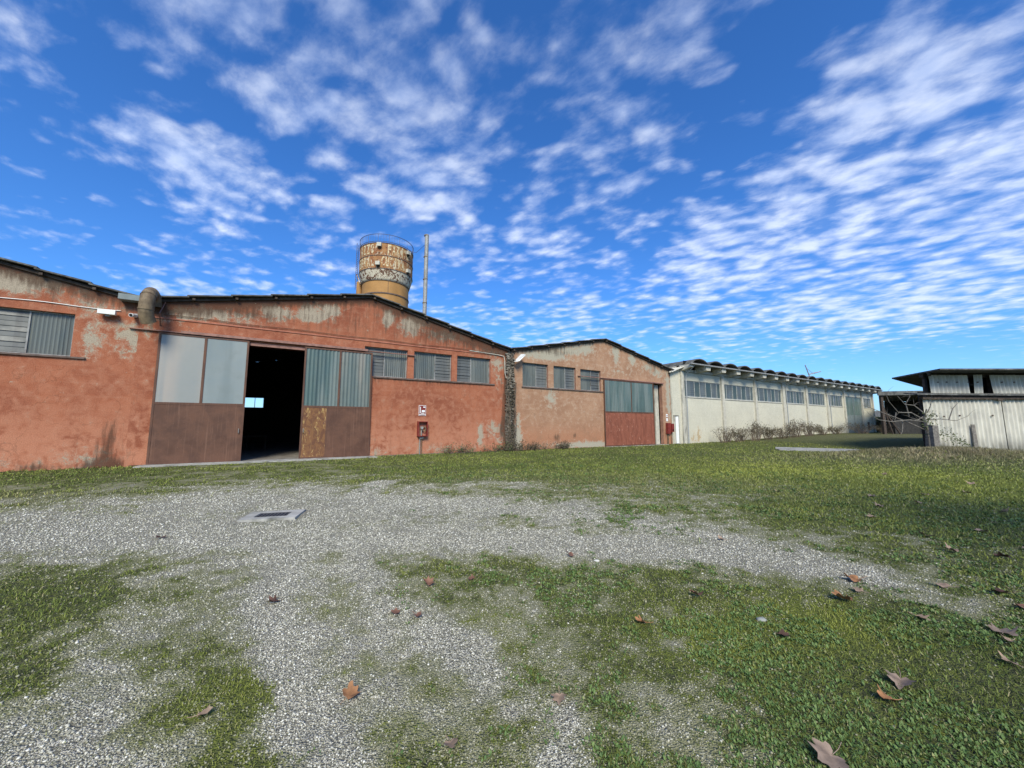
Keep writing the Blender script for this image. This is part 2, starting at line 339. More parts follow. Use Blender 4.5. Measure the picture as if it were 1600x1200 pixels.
# ------------------------------------------------------------------ terrain
COV = np.array([(-16.0,12.1,0.8),(-13.0,12.1,0.75),(-10.0,12.1,0.6),(-7.6,12.1,0.5),(-5.0,12.1,0.65),(-2.0,12.1,0.85),(2.0,12.1,0.97),(6.0,12.1,0.97),(10.0,12.1,0.97),(15.0,12.1,0.97),(-12.8,9.7,0.6),(-10.4,9.7,0.5),(-8.0,9.7,0.35),(-5.6,9.7,0.25),(-3.2,9.7,0.3),(-0.8,9.7,0.4),(1.6,9.7,0.5),(4.0,9.7,0.65),(6.4,9.7,0.85),(8.8,9.7,0.95),(11.2,9.7,0.97),(-10.3,7.8,0.35),(-8.3,7.8,0.22),(-6.4,7.8,0.12),(-4.5,7.8,0.15),(-2.6,7.8,0.08),(-0.6,7.8,0.15),(0.6,7.8,0.5),(1.3,7.8,0.45),(2.6,7.8,0.55),(3.6,7.8,0.45),(5.1,7.8,0.85),(7.7,7.8,1),(10.0,7.8,1),(-8.3,6.3,0.1),(-6.7,6.3,0.04),(-5.2,6.3,0.04),(-3.6,6.3,0.25),(-2.6,6.3,0.1),(-1.0,6.3,0.03),(0.5,6.3,0.35),(1.5,6.3,0.7),(2.6,6.3,0.45),(3.6,6.3,0.4),(4.5,6.3,0.85),(6.2,6.3,1),(8.1,6.3,1),(-6.9,5.3,0.2),(-5.6,5.3,0.1),(-4.3,5.3,0.15),(-3.0,5.3,0.2),(-2.2,5.3,0.1),(-0.9,5.3,0.12),(0.4,5.3,0.08),(1.7,5.3,0.05),(3.0,5.3,0.3),(4.3,5.3,0.45),(5.2,5.3,0.6),(6.1,5.3,0.97),(-6.0,4.6,0.2),(-4.9,4.6,0.2),(-3.7,4.6,0.25),(-2.6,4.6,0.2),(-1.5,4.6,0.3),(-0.6,4.6,0.35),(0.1,4.6,0.6),(1.1,4.6,0.6),(2.1,4.6,0.5),(3.0,4.6,0.25),(3.7,4.6,0.35),(4.5,4.6,0.6),(5.2,4.6,0.8),(5.9,4.6,0.95),(-5.0,3.9,1),(-4.3,3.9,0.85),(-3.8,3.9,0.45),(-3.2,3.9,0.3),(-2.3,3.9,0.15),(-1.6,3.9,0.2),(-0.9,3.9,0.4),(-0.1,3.9,0.5),(0.6,3.9,0.75),(1.6,3.9,0.8),(2.5,3.9,0.75),(3.2,3.9,0.8),(3.8,3.9,0.4),(4.2,3.9,0.45),(4.8,3.9,0.85),(-4.2,3.3,1),(-3.7,3.3,0.9),(-3.2,3.3,0.35),(-2.6,3.3,0.3),(-1.9,3.3,0.12),(-1.5,3.3,0.3),(-1.1,3.3,0.3),(-0.6,3.3,0.55),(0.0,3.3,0.5),(0.5,3.3,0.7),(1.1,3.3,0.8),(1.8,3.3,0.8),(2.6,3.3,0.95),(3.7,3.3,1),(-3.5,2.8,0.85),(-3.2,2.8,0.6),(-2.6,2.8,0.25),(-2.1,2.8,0.65),(-1.8,2.8,0.5),(-1.5,2.8,0.1),(-1.1,2.8,0.35),(-0.7,2.8,0.3),(-0.2,2.8,0.3),(0.2,2.8,0.5),(0.6,2.8,0.6),(1.1,2.8,0.65),(1.8,2.8,0.8),(2.4,2.8,0.97),(3.3,2.8,1),(-3.0,2.4,0.3),(-2.5,2.4,0.15),(-2.0,2.4,0.25),(-1.7,2.4,0.85),(-1.4,2.4,0.9),(-1.2,2.4,0.15),(-0.9,2.4,0.3),(-0.6,2.4,0.3),(-0.2,2.4,0.25),(0.2,2.4,0.3),(0.6,2.4,0.6),(0.9,2.4,0.5),(1.3,2.4,0.75),(1.8,2.4,0.95),(2.8,2.4,1),(-2.5,2.0,0.15),(-2.1,2.0,0.1),(-1.7,2.0,0.2),(-1.4,2.0,0.9),(-1.1,2.0,0.92),(-0.9,2.0,0.3),(-0.6,2.0,0.3),(-0.2,2.0,0.2),(0.2,2.0,0.3),(0.6,2.0,0.7),(0.9,2.0,0.6),(1.2,2.0,0.93),(1.9,2.0,1),(2.4,2.0,1),(-4,18,.85),(2,19,.97),(8,21,.97),(-9,14.5,.6),(-6,16,.7),(16,18,.97)])
def gz_np(x, y):
    r = np.hypot(x, y)
    rise = .55 * sst(x * .852 + y * .523, 30, 62)
    mound = .38 * np.exp(-((x - 21.5) / 5.5) ** 2 - ((y - 19.0) / 2.0) ** 2) + .18 * np.exp(-((x - 27) / 6) ** 2 - ((y - 30) / 5) ** 2)
    wob = (fbm(x * .35, y * .35, 3, 3) - .5) * .09 + (fbm(x * 1.7, y * 1.7, 9, 3) - .5) * .03
    n = -.523 * x + .852 * y - D0
    wob = wob * sst(-n, .3, 3) * sst(r, .5, 1.8)
    rise = rise * sst(400 - r, 0, 200) ; return rise + mound * sst(-n, 0, 2) + wob
def gz(x, y): return float(gz_np(np.array([float(x)]), np.array([float(y)]))[0])
LP = np.log(np.hypot(COV[:, 0], COV[:, 1])); AP = np.arctan2(COV[:, 0], COV[:, 1])
def cover(x, y):
    """how green the yard is, 0 bare gravel .. 1 full grass"""
    sh = x.shape; x = x.ravel(); y = y.ravel(); out = np.empty(len(x))
    for i in range(0, len(x), 60000):
        X, Y = x[i:i + 60000], y[i:i + 60000]; r = np.hypot(X, Y) + 1e-6
        l = np.log(r)[:, None]; a = np.arctan2(X, Y)[:, None]
        w_ = np.exp(-((l - LP) / .085) ** 2 - ((a - AP) / .085) ** 2) + 1e-9 / (.02 + (l - LP) ** 2 + (a - AP) ** 2)
        v = (w_ * COV[:, 2]).sum(1) / w_.sum(1)
        far = sst(r, 19, 25); v = v * (1 - far) + (.94 - .25 * np.exp(-((X - 4) / 9) ** 2 - ((Y - 14) / 3) ** 2)) * far
        out[i:i + 60000] = v
    n = -.523 * x + .852 * y - D0
    pn = fbm(x * 1.6, y * 1.6, 21, 4); pn2 = fbm(x * 6.0, y * 6.0, 31, 3)
    v = out + (pn - .5) * .9 + (pn2 - .5) * .8 + (fbm(x * 15, y * 15, 37, 2) - .5) * .35
    return np.clip(v, 0, 1).reshape(sh)
TRK = [[(-3.68, 11.12), (-3.33, 7.24), (-2.88, 5.07), (-2.23, 3.78), (-1.78, 3.03), (-1.32, 2.42), (-0.84, 1.96)] ,[(-7.14, 5.48), (-6.7, 6.03), (-4.72, 5.79), (-2.68, 5.48), (-0.94, 5.79), (1.27, 5.2), (3.1, 4.79), (3.6, 4.35)] ,[(-2.08, 5.33), (-1.21, 3.78), (-0.37, 2.94), (0.18, 2.37), (0.31, 2.0)] ,[(-6.55, 8.46), (-4.49, 7.8), (-1.28, 7.8), (1.19, 7.24), (2.57, 5.63)] ,[(-2.5, 2.03), (-2.51, 2.37), (-2.26, 2.66)] ,]
def fresh_np(x, y):
    """where wheels keep the gravel clean"""
    out = np.zeros_like(x)
    for L, wd, amp in zip(TRK, (.20, .42, .20, .6, .35), (1.0, .9, .5, .65, .25)):
        for (x0, y0), (x1, y1) in zip(L[:-1], L[1:]):
            dx, dy = x1 - x0, y1 - y0; t_ = np.clip(((x - x0) * dx + (y - y0) * dy) / (dx * dx + dy * dy), 0, 1)
            d = np.hypot(x - x0 - t_ * dx, y - y0 - t_ * dy); out = np.maximum(out, amp * np.exp(-(d / (wd * (.6 + .1 * np.hypot(x, y)))) ** 2))
    return np.clip(out * (.5 + fbm(x * 2.5, y * 2.5, 66, 3)), 0, 1)
def moss_np(x, y):
    m = 1.1 * np.exp(-((x - 10.0) / 6.5) ** 2 - ((y - 11.5) / 4.6) ** 2) + .8 * np.exp(-((x + .25) / .35) ** 2 - ((y - 3.3) / .35) ** 2) \
        + .7 * np.exp(-((x - 2.4) / .6) ** 2 - ((y - 3.3) / .5) ** 2) + .35 * np.exp(-((x + 1.55) / .5) ** 2 - ((y - 2.3) / .5) ** 2) + .6 * np.exp(-((x - 1.5) / .5) ** 2 - ((y - 3.0) / .4) ** 2)
    return np.clip(m * (.35 + 1.3 * fbm(x * 2.1, y * 2.1, 55, 3)), 0, 1)
def dry_np(x, y):
    m = .9 * np.exp(-((x - 20) / 5.5) ** 2 - ((y - 18.3) / 2.4) ** 2) + .35 * np.exp(-((x - 3) / 5) ** 2 - ((y - 10.5) / 2) ** 2) + .4 * np.exp(-((x + 11.5) / 4) ** 2 - ((y - 8.6) / 1.0) ** 2) + .7 * np.exp(-((x - 42) / 16) ** 2 - ((y - 40) / 9) ** 2)
    return np.clip(m * (.3 + 1.4 * fbm(x * 1.3, y * 1.3, 77, 3)), 0, 1)

def ground_fn(t, oc, link, dobump):
    g = t.attr('cover'); moss = t.attr('moss'); dry = t.attr('dry')
    vo = t.n('ShaderNodeTexVoronoi', {'Vector': oc, 'Scale': 85.0, 'Randomness': 1.0}); vo2 = t.n('ShaderNodeTexVoronoi', {'Vector': oc, 'Scale': 44.0, 'Randomness': 1.0})
    cell = t.n('ShaderNodeSeparateColor', {0: vo.outputs['Color']}).outputs[0]; cell2 = t.n('ShaderNodeSeparateColor', {0: vo2.outputs['Color']}).outputs[1]
    n = t.noise(oc, 1.1, 6, .65); nf = t.noise(oc, 30, 5, .7); nm = t.noise(oc, 7, 5, .65)
    grav = t.mix(t.ramp(cell, .1, .95), (.235, .225, .165), (.49, .465, .38))
    grav = t.mix(t.ramp(cell2, .72, .9), grav, (.62, .585, .49))
    grav = t.mix(t.ramp(vo.outputs['Distance'], .42, .62), grav, (.15, .14, .11))
    grav = t.mix(t.math('MULTIPLY', t.ramp(n, .42, .7), .35), grav, (.27, .25, .20))
    soil = t.mix(t.ramp(nf, .3, .7), (.045, .050, .026), (.10, .105, .055))
    grass = t.mix(t.ramp(nm, .35, .65), (.085, .105, .026), (.17, .19, .042)); grass = t.mix(t.ramp(nf, .42, .62), soil, grass)
    grass = t.mix(t.math('MULTIPLY', moss, .75), grass, t.mix(t.ramp(nf, .35, .65), (.12, .15, .02), (.20, .22, .035)))
    grass = t.mix(t.math('MULTIPLY', dry, .6), grass, t.mix(t.ramp(nf, .35, .65), (.10, .09, .055), (.21, .185, .12)))
    film = t.mix(t.math('MULTIPLY', t.ramp(t.math('ADD', g, t.math('MULTIPLY', t.math('SUBTRACT', nm, .5), .7)), .0, .45), t.ramp(t.attr('fresh'), 0, .8, .85, .15)), grav, (.20, .20, .10))
    k = t.ramp(t.math('ADD', g, t.math('ADD', t.math('MULTIPLY', t.math('SUBTRACT', nf, .5), .9), t.math('MULTIPLY', t.math('SUBTRACT', nm, .5), .5))), .38, .66)
    link(t.mix(k, film, grass), 'Base Color'); link(.95, 'Roughness'); link(.12, 'Specular IOR Level')
    h = t.math('ADD', t.math('MULTIPLY', vo.outputs['Distance'], -.7), t.math('ADD', t.math('MULTIPLY', nf, .9), t.math('MULTIPLY', nm, .8)))
    dobump(h, .8, .03)
M['ground'] = mat('yard_ground', ground_fn)
rad = [.0]; q_ = .5
while q_ < 5000: rad.append(q_); q_ *= 1.014 if q_ < 60 else 1.06
rad = np.array(rad[1:]); NA = 900
aa = np.arange(NA) * 2 * np.pi / NA
GX = np.outer(rad, np.sin(aa)); GY = np.outer(rad, np.cos(aa))
near = rad < 70
Z = np.zeros_like(GX); Z[near] = gz_np(GX[near], GY[near]); Z[~near] = gz_np(GX[~near], GY[~near])
cv = np.ones_like(GX) * .96; cv[near] = cover(GX[near], GY[near])
cv[near] = np.clip(cv[near] - .45 * fresh_np(GX[near], GY[near]), 0, 1)
V = np.stack([GX, GY, Z], -1).reshape(-1, 3); V = np.vstack([V, [[0, 0, Z[0].mean()]]])
i = np.arange(len(rad) - 1)[:, None] * NA; j = np.arange(NA)[None]; j2 = (j + 1) % NA
F = np.stack([i + j, i + NA + j, i + NA + j2, i + j2], -1).reshape(-1, 4)
fan = np.stack([np.full(NA, len(V) - 1), np.arange(NA), (np.arange(NA) + 1) % NA, (np.arange(NA) + 1) % NA], -1)
gx, gy = V[:, 0], V[:, 1]
gm = npmesh('ground', V, F, [M['ground']], smooth=True, attrs={'cover': np.append(cv.ravel(), .3), 'moss': moss_np(gx, gy), 'fresh': fresh_np(gx, gy), 'dry': dry_np(gx, gy)})
go = bpy.data.objects.new('ground', gm); COL.objects.link(go); tag(go, kind='structure')

# ------------------------------------------------------------------ warehouses
def interp(L):
    X = [p[0] for p in L]; Zz = [p[1] for p in L]
    return lambda s: float(np.interp(s, X, Zz))
def ribpanel(mb, a, b, y, z0, z1, pitch=.11, amp=.012):
    n = max(4, int((b - a) / pitch * 4)); V = []
    for k in range(n + 1):
        x = a + (b - a) * k / n; yy = y + amp * math.sin((x - a) / pitch * 2 * math.pi); V += [(x, yy, z0), (x, yy, z1)]
    return mb.add(V, [(2 * k, 2 * k + 2, 2 * k + 3, 2 * k + 1) for k in range(n)])
def bars(mb, a, b, y0, y1, z0, z1, t=.05, mids=()):
    mb.box(a, b, y0, y1, z0, z0 + t); mb.box(a, b, y0, y1, z1 - t, z1)
    mb.box(a, a + t, y0 + .002, y1 + .002, z0 + t, z1 - t); mb.box(b - t, b, y0 + .002, y1 + .002, z0 + t, z1 - t)
    for m_ in mids: mb.box(m_ - t * .45, m_ + t * .45, y0 - .004, y1 - .004, z0 + t, z1 - t)
    return mb
def gable_window(par, a, b, z0, z1, louvre_left, frac=.47):
    mid = a + (b - a) * (frac if louvre_left else 1 - frac)
    f = obj('window', bars(MB(), a + .01, b - .01, .15, .2, z0, z1, .05, [mid]), 'wframe', par)
    la, lb = (a + .06, mid - .03) if louvre_left else (mid + .03, b - .06)
    ra, rb = (mid + .03, b - .06) if louvre_left else (a + .06, mid - .03)
    n = 8; lm = MB()
    for k in range(n):
        za = z0 + .06 + (z1 - z0 - .12) * k / n; zb = z0 + .06 + (z1 - z0 - .12) * (k + 1) / n
        tl = random.uniform(-.005, .03)
        lm.hexa([(la, .17 - tl, za), (lb, .17 - tl, za), (lb, .178 - tl, za), (la, .178 - tl, za), (la, .19, zb + .012), (lb, .19, zb + .012), (lb, .198, zb + .012), (la, .198, zb + .012)])
    obj('louvre_panel', lm, 'louvre', f); obj('ribbed_panel', ribpanel(MB(), ra, rb, .175, z0 + .05, z1 - .05), 'fibre', f)
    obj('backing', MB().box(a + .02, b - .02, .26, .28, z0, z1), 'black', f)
    return f
def gable_roof(par, pts, depth, over=.28, th=.055):
    r = MB(); fa = MB()
    for (s0, z0), (s1, z1) in zip(pts[:-1], pts[1:]):
        up = z1 > z0; L = abs(s1 - s0); n = max(1, round(L / 1.5))
        for k in range(n):
            a = s0 + (s1 - s0) * k / n; b = s0 + (s1 - s0) * (k + 1) / n; za = z0 + (z1 - z0) * k / n; zb = z0 + (z1 - z0) * (k + 1) / n
            j1, j2 = random.uniform(-.015, .015), random.uniform(0, .008)
            la, lb = (.045, .0) if up else (.0, .045)   # lower end of each sheet rides over the next one
            y0 = -over + j1; e = .07
            aa_, bb_ = (a - e, b) if up else (a, b + e)
            r.hexa([(aa_, y0, za + la + .01 + j2), (bb_, y0, zb + lb + .01 + j2), (bb_, depth, zb + lb + .01 + j2), (aa_, depth, za + la + .01 + j2),
                    (aa_, y0, za + la + th + .01 + j2), (bb_, y0, zb + lb + th + .01 + j2), (bb_, depth, zb + lb + th + .01 + j2), (aa_, depth, za + la + th + .01 + j2)])
            fa.box(a + .1, a + .2, -over + .06, .02, min(za, zb) - .06 if False else za + (zb - za) * .15 - .11, za + (zb - za) * .15 - .02)
            fa.hexa([(a, -over * .35, za - .10), (b, -over * .35, zb - .10), (b, .0, zb - .10), (a, .0, za - .10), (a, -over * .35, za + .0), (b, -over * .35, zb + .0), (b, .0, zb + .0), (a, .0, za + .0)])
    ro = obj('roof', r, 'roof', par); obj('verge_shade_board', fa, 'timber', ro); return ro  # dark board and purlin ends also stand for the shadow under the roof edge
def sliding_door(par, a, b, z0, z1, zm, mid, glass, panel, y=-.14, th=.06, fm='steel', handle=None):
    t = .075; f = MB()
    for x0, x1 in ((a, a + t), (b - t, b)): f.box(x0, x1, y, y + th, z0, z1)
    f.box(a + t, b - t, y + .002, y + th, z1 - t, z1); f.box(a + t, b - t, y + .002, y + th, zm - .05, zm + .05); f.box(a + t, b - t, y + .002, y + th, z0, z0 + .09)
    f.box(mid - .045, mid + .045, y - .002, y + th, zm + .05, z1 - t)
    d = obj('sliding_door', f, fm, par)
    for (x0, x1), g in zip(((a + t, mid - .045), (mid + .045, b - t)), glass):
        if g in ('green', 'green2'): obj('glass_pane', ribpanel(MB(), x0, x1, y + .03, zm + .05, z1 - t, .17, .015), g, d)
        else: obj('glass_pane', MB().box(x0, x1, y + .02, y + .035, zm + .05, z1 - t), g, d)
    for i_, (x0, x1, pm) in enumerate(panel): obj('lower_panel', MB().box(x0, x1, y + .012, y + .03, z0 + .09, zm - .05), pm, d)
    if handle: obj('handle', MB().tube([(handle, y - .01, 1.25), (handle, y - .06, 1.28), (handle, y - .06, 1.42), (handle, y - .01, 1.45)], .014), 'galv', d)
    return d
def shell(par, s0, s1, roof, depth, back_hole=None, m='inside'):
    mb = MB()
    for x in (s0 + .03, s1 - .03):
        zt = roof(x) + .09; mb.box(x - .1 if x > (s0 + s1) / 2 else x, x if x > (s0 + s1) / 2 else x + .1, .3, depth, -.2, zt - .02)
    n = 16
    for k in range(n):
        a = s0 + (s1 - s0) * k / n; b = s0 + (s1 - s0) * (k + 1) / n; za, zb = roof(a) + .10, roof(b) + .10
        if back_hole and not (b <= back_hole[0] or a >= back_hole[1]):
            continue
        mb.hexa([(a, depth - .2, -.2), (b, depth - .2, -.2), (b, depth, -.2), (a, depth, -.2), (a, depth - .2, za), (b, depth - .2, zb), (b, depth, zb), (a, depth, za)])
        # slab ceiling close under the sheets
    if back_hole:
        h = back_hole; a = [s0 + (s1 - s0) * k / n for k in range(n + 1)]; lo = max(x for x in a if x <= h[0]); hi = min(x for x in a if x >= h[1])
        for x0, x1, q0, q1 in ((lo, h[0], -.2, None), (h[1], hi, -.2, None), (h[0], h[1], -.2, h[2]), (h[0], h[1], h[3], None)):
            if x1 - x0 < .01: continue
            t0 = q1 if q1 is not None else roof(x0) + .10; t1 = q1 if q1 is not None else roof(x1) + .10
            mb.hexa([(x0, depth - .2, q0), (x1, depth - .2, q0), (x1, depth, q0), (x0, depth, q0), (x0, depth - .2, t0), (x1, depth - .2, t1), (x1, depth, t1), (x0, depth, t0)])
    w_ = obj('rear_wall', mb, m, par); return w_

rA = interp([(-22.2, 6.55), (-13.5, 8.34), (-5.03, 6.58)]); rB = interp([(-5.03, 6.58), (3.83, 8.38), (12.32, 6.37)]); rC = interp([(12.62, 6.40), (20.9, 8.08), (28.72, 6.30)])
WB0, WB1 = 5.73, 4.17
# --- A
A = thing('warehouse', 'salmon plastered warehouse gable cut off by the left edge, with one wide two part window', 'warehouse', (-13.5, 0, 0))
hA = [(-10.6, -6.82, 4.17, 5.80)]
wall_grid('front_wall', -22.2, -5.03, rA, hA, 'orange', A,
    lambda s, z, r: gs(s, z, [(-8.4, 6.75, .7, .35, .75), (-7.3, 6.9, .5, .25, .35), (-6.4, 5.3, .4, .9, .26), (-5.6, 5.4, .35, .8, .22), (-6.5, 6.2, .8, .5, .25), (-5.0, 5.2, .4, .8, .25), (-6.0, .4, .8, .5, .3), (-9, .2, 3, .35, .25), (-6.3, 4.6, .4, .6, .3), (-5.2, 4.9, .5, .7, .3), (-12, 7, 3, .5, .4)]) + .10 * sst(z, 5.9, 6.3) + .03,
    lambda s, z, r: .75 * sst(.75 - (r - z), 0, .7) + gs(s, z, [(-5.55, .8, .28, 1.1, .9), (-5.6, .1, .7, .35, .7), (-7.3, .1, .4, .2, .5)]) + .3 * sst(.4 - z, 0, .4) + .28 * sst(z, 5.4, 6.4),
    pink=lambda s, z, r: .75 * sst(3.0 - z, 0, 2.6) + .2)
rv = MB(); reveals(rv, hA); obj('window_reveal', rv, 'reveal', A)
gable_window(A, -10.6, -6.82, 4.17, 5.80, True, .69)
obj('window_sill', MB().box(-10.8, -6.42, -.07, .12, 4.1, 4.165), 'sill', A)
gable_roof(A, [(-22.2, 6.62), (-13.5, 8.40), (-5.1, 6.66)], 20); shell(A, -22.2, -5.03, rA, 20)
# --- B
B = thing('warehouse', 'salmon plastered warehouse gable with tall open brown sliding doors and a stack of three windows', 'warehouse', (3.8, 0, 0))
hB = [(-1.65, 1.3, -.3, 5.2), (3.62, 5.88, WB1, WB0), (6.24, 8.5, WB1, WB0), (8.83, 11.08, WB1, WB0)]
wall_grid('front_wall', -5.03, 12.32, rB, hB, 'orange', B,
    lambda s, z, r: gs(s, z, [(-2.5, 6.45, 1.6, .3, .42), (-3.8, 6.1, .8, .5, .3), (-.4, 6.95, .75, .35, .62), (.9, 7.15, .35, .55, .6), (1.9, 7.4, .55, .4, .66), (1.3, 6.9, .6, .25, .5), (4.75, 7.4, .28, .6, .72), (5.9, 7.0, .55, .5, .55), (6.4, 7.5, .8, .35, .45), (8.2, 6.8, 1.3, .35, .38), (10.8, 6.2, 1.2, .35, .3), (11.6, 4.6, .4, 1.2, .3), (10.4, 1.1, .2, .7, .6), (11.2, 1.4, .5, .6, .42), (11.9, .9, .4, .8, .4), (8, .3, 2.5, .3, .28), (4.4, .35, .5, .35, .3), (-4.8, 5.5, .3, .6, .3), (-2.4, 6.5, 2.6, .5, .10), (7.5, 7, 2.5, .6, .10), (11.5, 5.6, .8, .5, .25)]) + .05,
    lambda s, z, r: .85 * sst(.6 - (r - z), 0, .55) + gs(s, z, [(-4, 6.5, 1.6, .4, .6), (-1.5, 6.7, 1.2, .25, .45), (8.5, 6.9, 2.5, .5, .5), (11, 6.2, 1.5, .4, .5), (12.2, 3, .25, 4, 1.0), (11.9, 1.3, .3, .8, .6), (7.5, 4.0, 4, .12, .5), (-4.7, 5.9, .5, .4, .6)]) + .15 * sst(.3 - z, 0, .3) + .25 * sst(z, 5.9, 6.6) + .10,
    pink=lambda s, z, r: .75 * sst(3.0 - z, 0, 2.6) + .2)
rv = MB(); reveals(rv, hB); obj('window_reveal', rv, 'reveal', B)
gable_window(B, 3.62, 5.88, WB1, WB0, True, .46); gable_window(B, 6.24, 8.5, WB1, WB0, False, .44); gable_window(B, 8.83, 11.08, WB1, WB0, True, .42)
obj('window_sill', MB().box(4.08, 11.35, -.07, .12, 4.09, 4.165), 'sill', B)
obj('drip_ledge', MB().box(-5.0, 11.9, -.035, -.002, 6.0, 6.05), 'reveal', B)
sliding_door(B, -4.38, -1.33, .02, 5.40, 2.49, -2.86, ('frost', 'frost2'), [(-4.305, -1.405, 'steel')], handle=-1.48)
sliding_door(B, .88, 4.0, .02, 5.38, 2.49, 2.46, ('green', 'green2'), [(.955, 1.95, 'rust'), (1.95, 3.925, 'steel')], handle=1.0)
obj('door_rail', MB().box(-3.7, 3.75, -.19, -.01, 5.43, 5.54).box(-5.3, -3.7, -.1, -.01, 5.45, 5.49).box(3.75, 6.3, -.1, -.01, 5.45, 5.485), 'rail', B)
obj('lintel', MB().box(-1.65, 1.3, -.05, .25, 5.2, 5.33), 'rail', B)
gable_roof(B, [(-5.0, 6.67), (3.83, 8.43), (12.42, 6.42)], 20.5)
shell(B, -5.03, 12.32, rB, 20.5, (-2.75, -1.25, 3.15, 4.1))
obj('rear_window', bars(MB(), -2.75, -1.25, 20.3, 20.4, 3.15, 4.1, .05, [-1.93]), 'wframe2', B)
def slab_fn(t, oc, link, dobump):
    n = t.noise(oc, 2.2, 6, .65); link(t.mix(t.ramp(n, .3, .7), (.13, .11, .095), (.24, .22, .19)), 'Base Color'); link(.9, 'Roughness')
M['slab'] = mat('worn_floor', slab_fn)
obj('floor_slab', MB().box(-4.9, 12.2, .0, 20.2, -.2, .05), 'slab', B)
obj('threshold', MB().box(-4.6, 4.3, -.75, .0, -.2, .035), 'concrete', B)
obj('door_track', MB().box(-4.45, 4.15, -.17, -.09, .036, .05), 'galv', B)
# clutter inside the open hall: two old workbenches, barely seen
for x, y, l in ((-1.6, 9.0, 2.0), (-2.6, 13.0, 1.6)):
    b_ = thing('workbench', 'dark workbench deep inside the open salmon warehouse' if y < 10 else 'dark workbench farthest back inside the open salmon warehouse', 'bench', (x, y, .05))
    obj('bench_top', MB().box(x - l / 2, x + l / 2, y - .4, y + .4, .85, .92), 'timber', b_)
    for dx in (-1, 1):
        for dy in (-.33, .33): obj('leg', MB().box(x + dx * (l / 2 - .08) - .04, x + dx * (l / 2 - .08) + .04, y + dy - .04, y + dy + .04, .05, .85), 'timber', b_)
# --- C
Cb = thing('warehouse', 'faded brown plastered warehouse gable with three windows and a red panelled sliding door', 'warehouse', (20.7, 0, 0))
hC = [(13.46, 15.56, 4.14, 5.74), (16.03, 18.04, 4.14, 5.72), (18.48, 20.5, 4.14, 5.68), (21.2, 27.6, -.3, 5.08)]
wall_grid('front_wall', 12.62, 28.72, rC, hC, 'brown', Cb,
    lambda s, z, r: gs(s, z, [(14.2, 6.4, 1.2, .4, .42), (15.8, 6.6, .9, .5, .52), (17.6, 7.0, 1.3, .45, .5), (19.2, 7.3, .8, .5, .52), (17, 6.3, 1.5, .3, .25), (22.2, 7.2, .5, .9, .6), (24.0, 6.9, .55, .6, .55), (25.8, 6.4, .8, .4, .45), (27.2, 6.0, .8, .5, .45), (28.4, 4.2, .3, 2.4, .6), (15.8, 3.5, .5, .7, .5), (13.1, 1.3, .25, 1.2, .55), (13.0, .6, .5, .5, .4), (17.5, .25, 3, .25, .45), (20, .2, 1.5, .2, .5), (22.5, 5.7, 2.5, .4, .2), (14.5, 6.2, 2, .4, .1)]) + .05,
    lambda s, z, r: .7 * sst(.45 - (r - z), 0, .45) + gs(s, z, [(16, 6.7, 2.2, .35, .6), (26.5, 6.2, 1.4, .5, .35), (12.7, 3, .25, 4, .8), (16.2, .8, .25, .25, .9), (17.8, .9, .22, .2, .8), (27.9, .8, .4, .9, .35), (16.5, 3.95, 3.5, .12, .4), (15.0, .3, 2, .3, .3)]),
    pink=lambda s, z, r: sst(2.3 - z + .02 * (20 - s), 0, 2.0) * .85 + gs(s, z, [(13.1, 1.6, .4, .8, .9)]))
rv = MB(); reveals(rv, hC); obj('window_reveal', rv, 'revealb', Cb)
for a, b, z0, z1 in hC[:3]: gable_window(Cb, a, b, z0, z1, False, .44)
obj('window_sill', MB().box(13.38, 20.68, -.07, .12, 4.06, 4.135), 'sill', Cb)
sliding_door(Cb, 20.7, 26.35, .03, 5.08, 2.6, 23.66, ('green', 'green'), [(20.775, 25.2, 'redsteel'), (25.204, 26.275, 'redsteel')], y=-.13)
obj('door_rail', MB().box(18.2, 22.6, -.1, -.01, 5.13, 5.17).box(22.6, 27.7, -.16, -.01, 5.1, 5.17), 'rail', Cb)
obj('door_jamb', MB().box(27.05, 27.5, .32, .7, -.1, 5.0), 'concw', Cb)
obj('door_sill', MB().box(20.6, 27.8, -.35, .0, -.2, .03), 'concrete', Cb)
obj('open_leaf', MB().box(26.5, 27.0, .9, 1.0, .05, 3.9).box(26.45, 27.05, .88, 1.02, 2.0, 2.1), 'greysteel', Cb)
gable_roof(Cb, [(12.56, 6.46), (20.9, 8.13), (28.95, 6.32)], 20); shell(Cb, 12.62, 28.72, rC, 20)
obj('floor_slab', MB().box(12.8, 28.6, .0, 19.8, -.2, .04), 'slab', Cb)
# leaning board in the doorway of C
obj_b = obj('leaning_board', MB().hexa([(26.55, .35, .04), (26.85, .35, .04), (26.85, .38, .04), (26.55, .38, .04), (27.0, .75, 1.3), (27.12, .75, 1.3), (27.12, .78, 1.3), (27.0, .78, 1.3)]), 'white', org=(26.7, .36, .04))
tag(obj_b, 'pale board leaning in the gap beside the red panelled door', 'board')
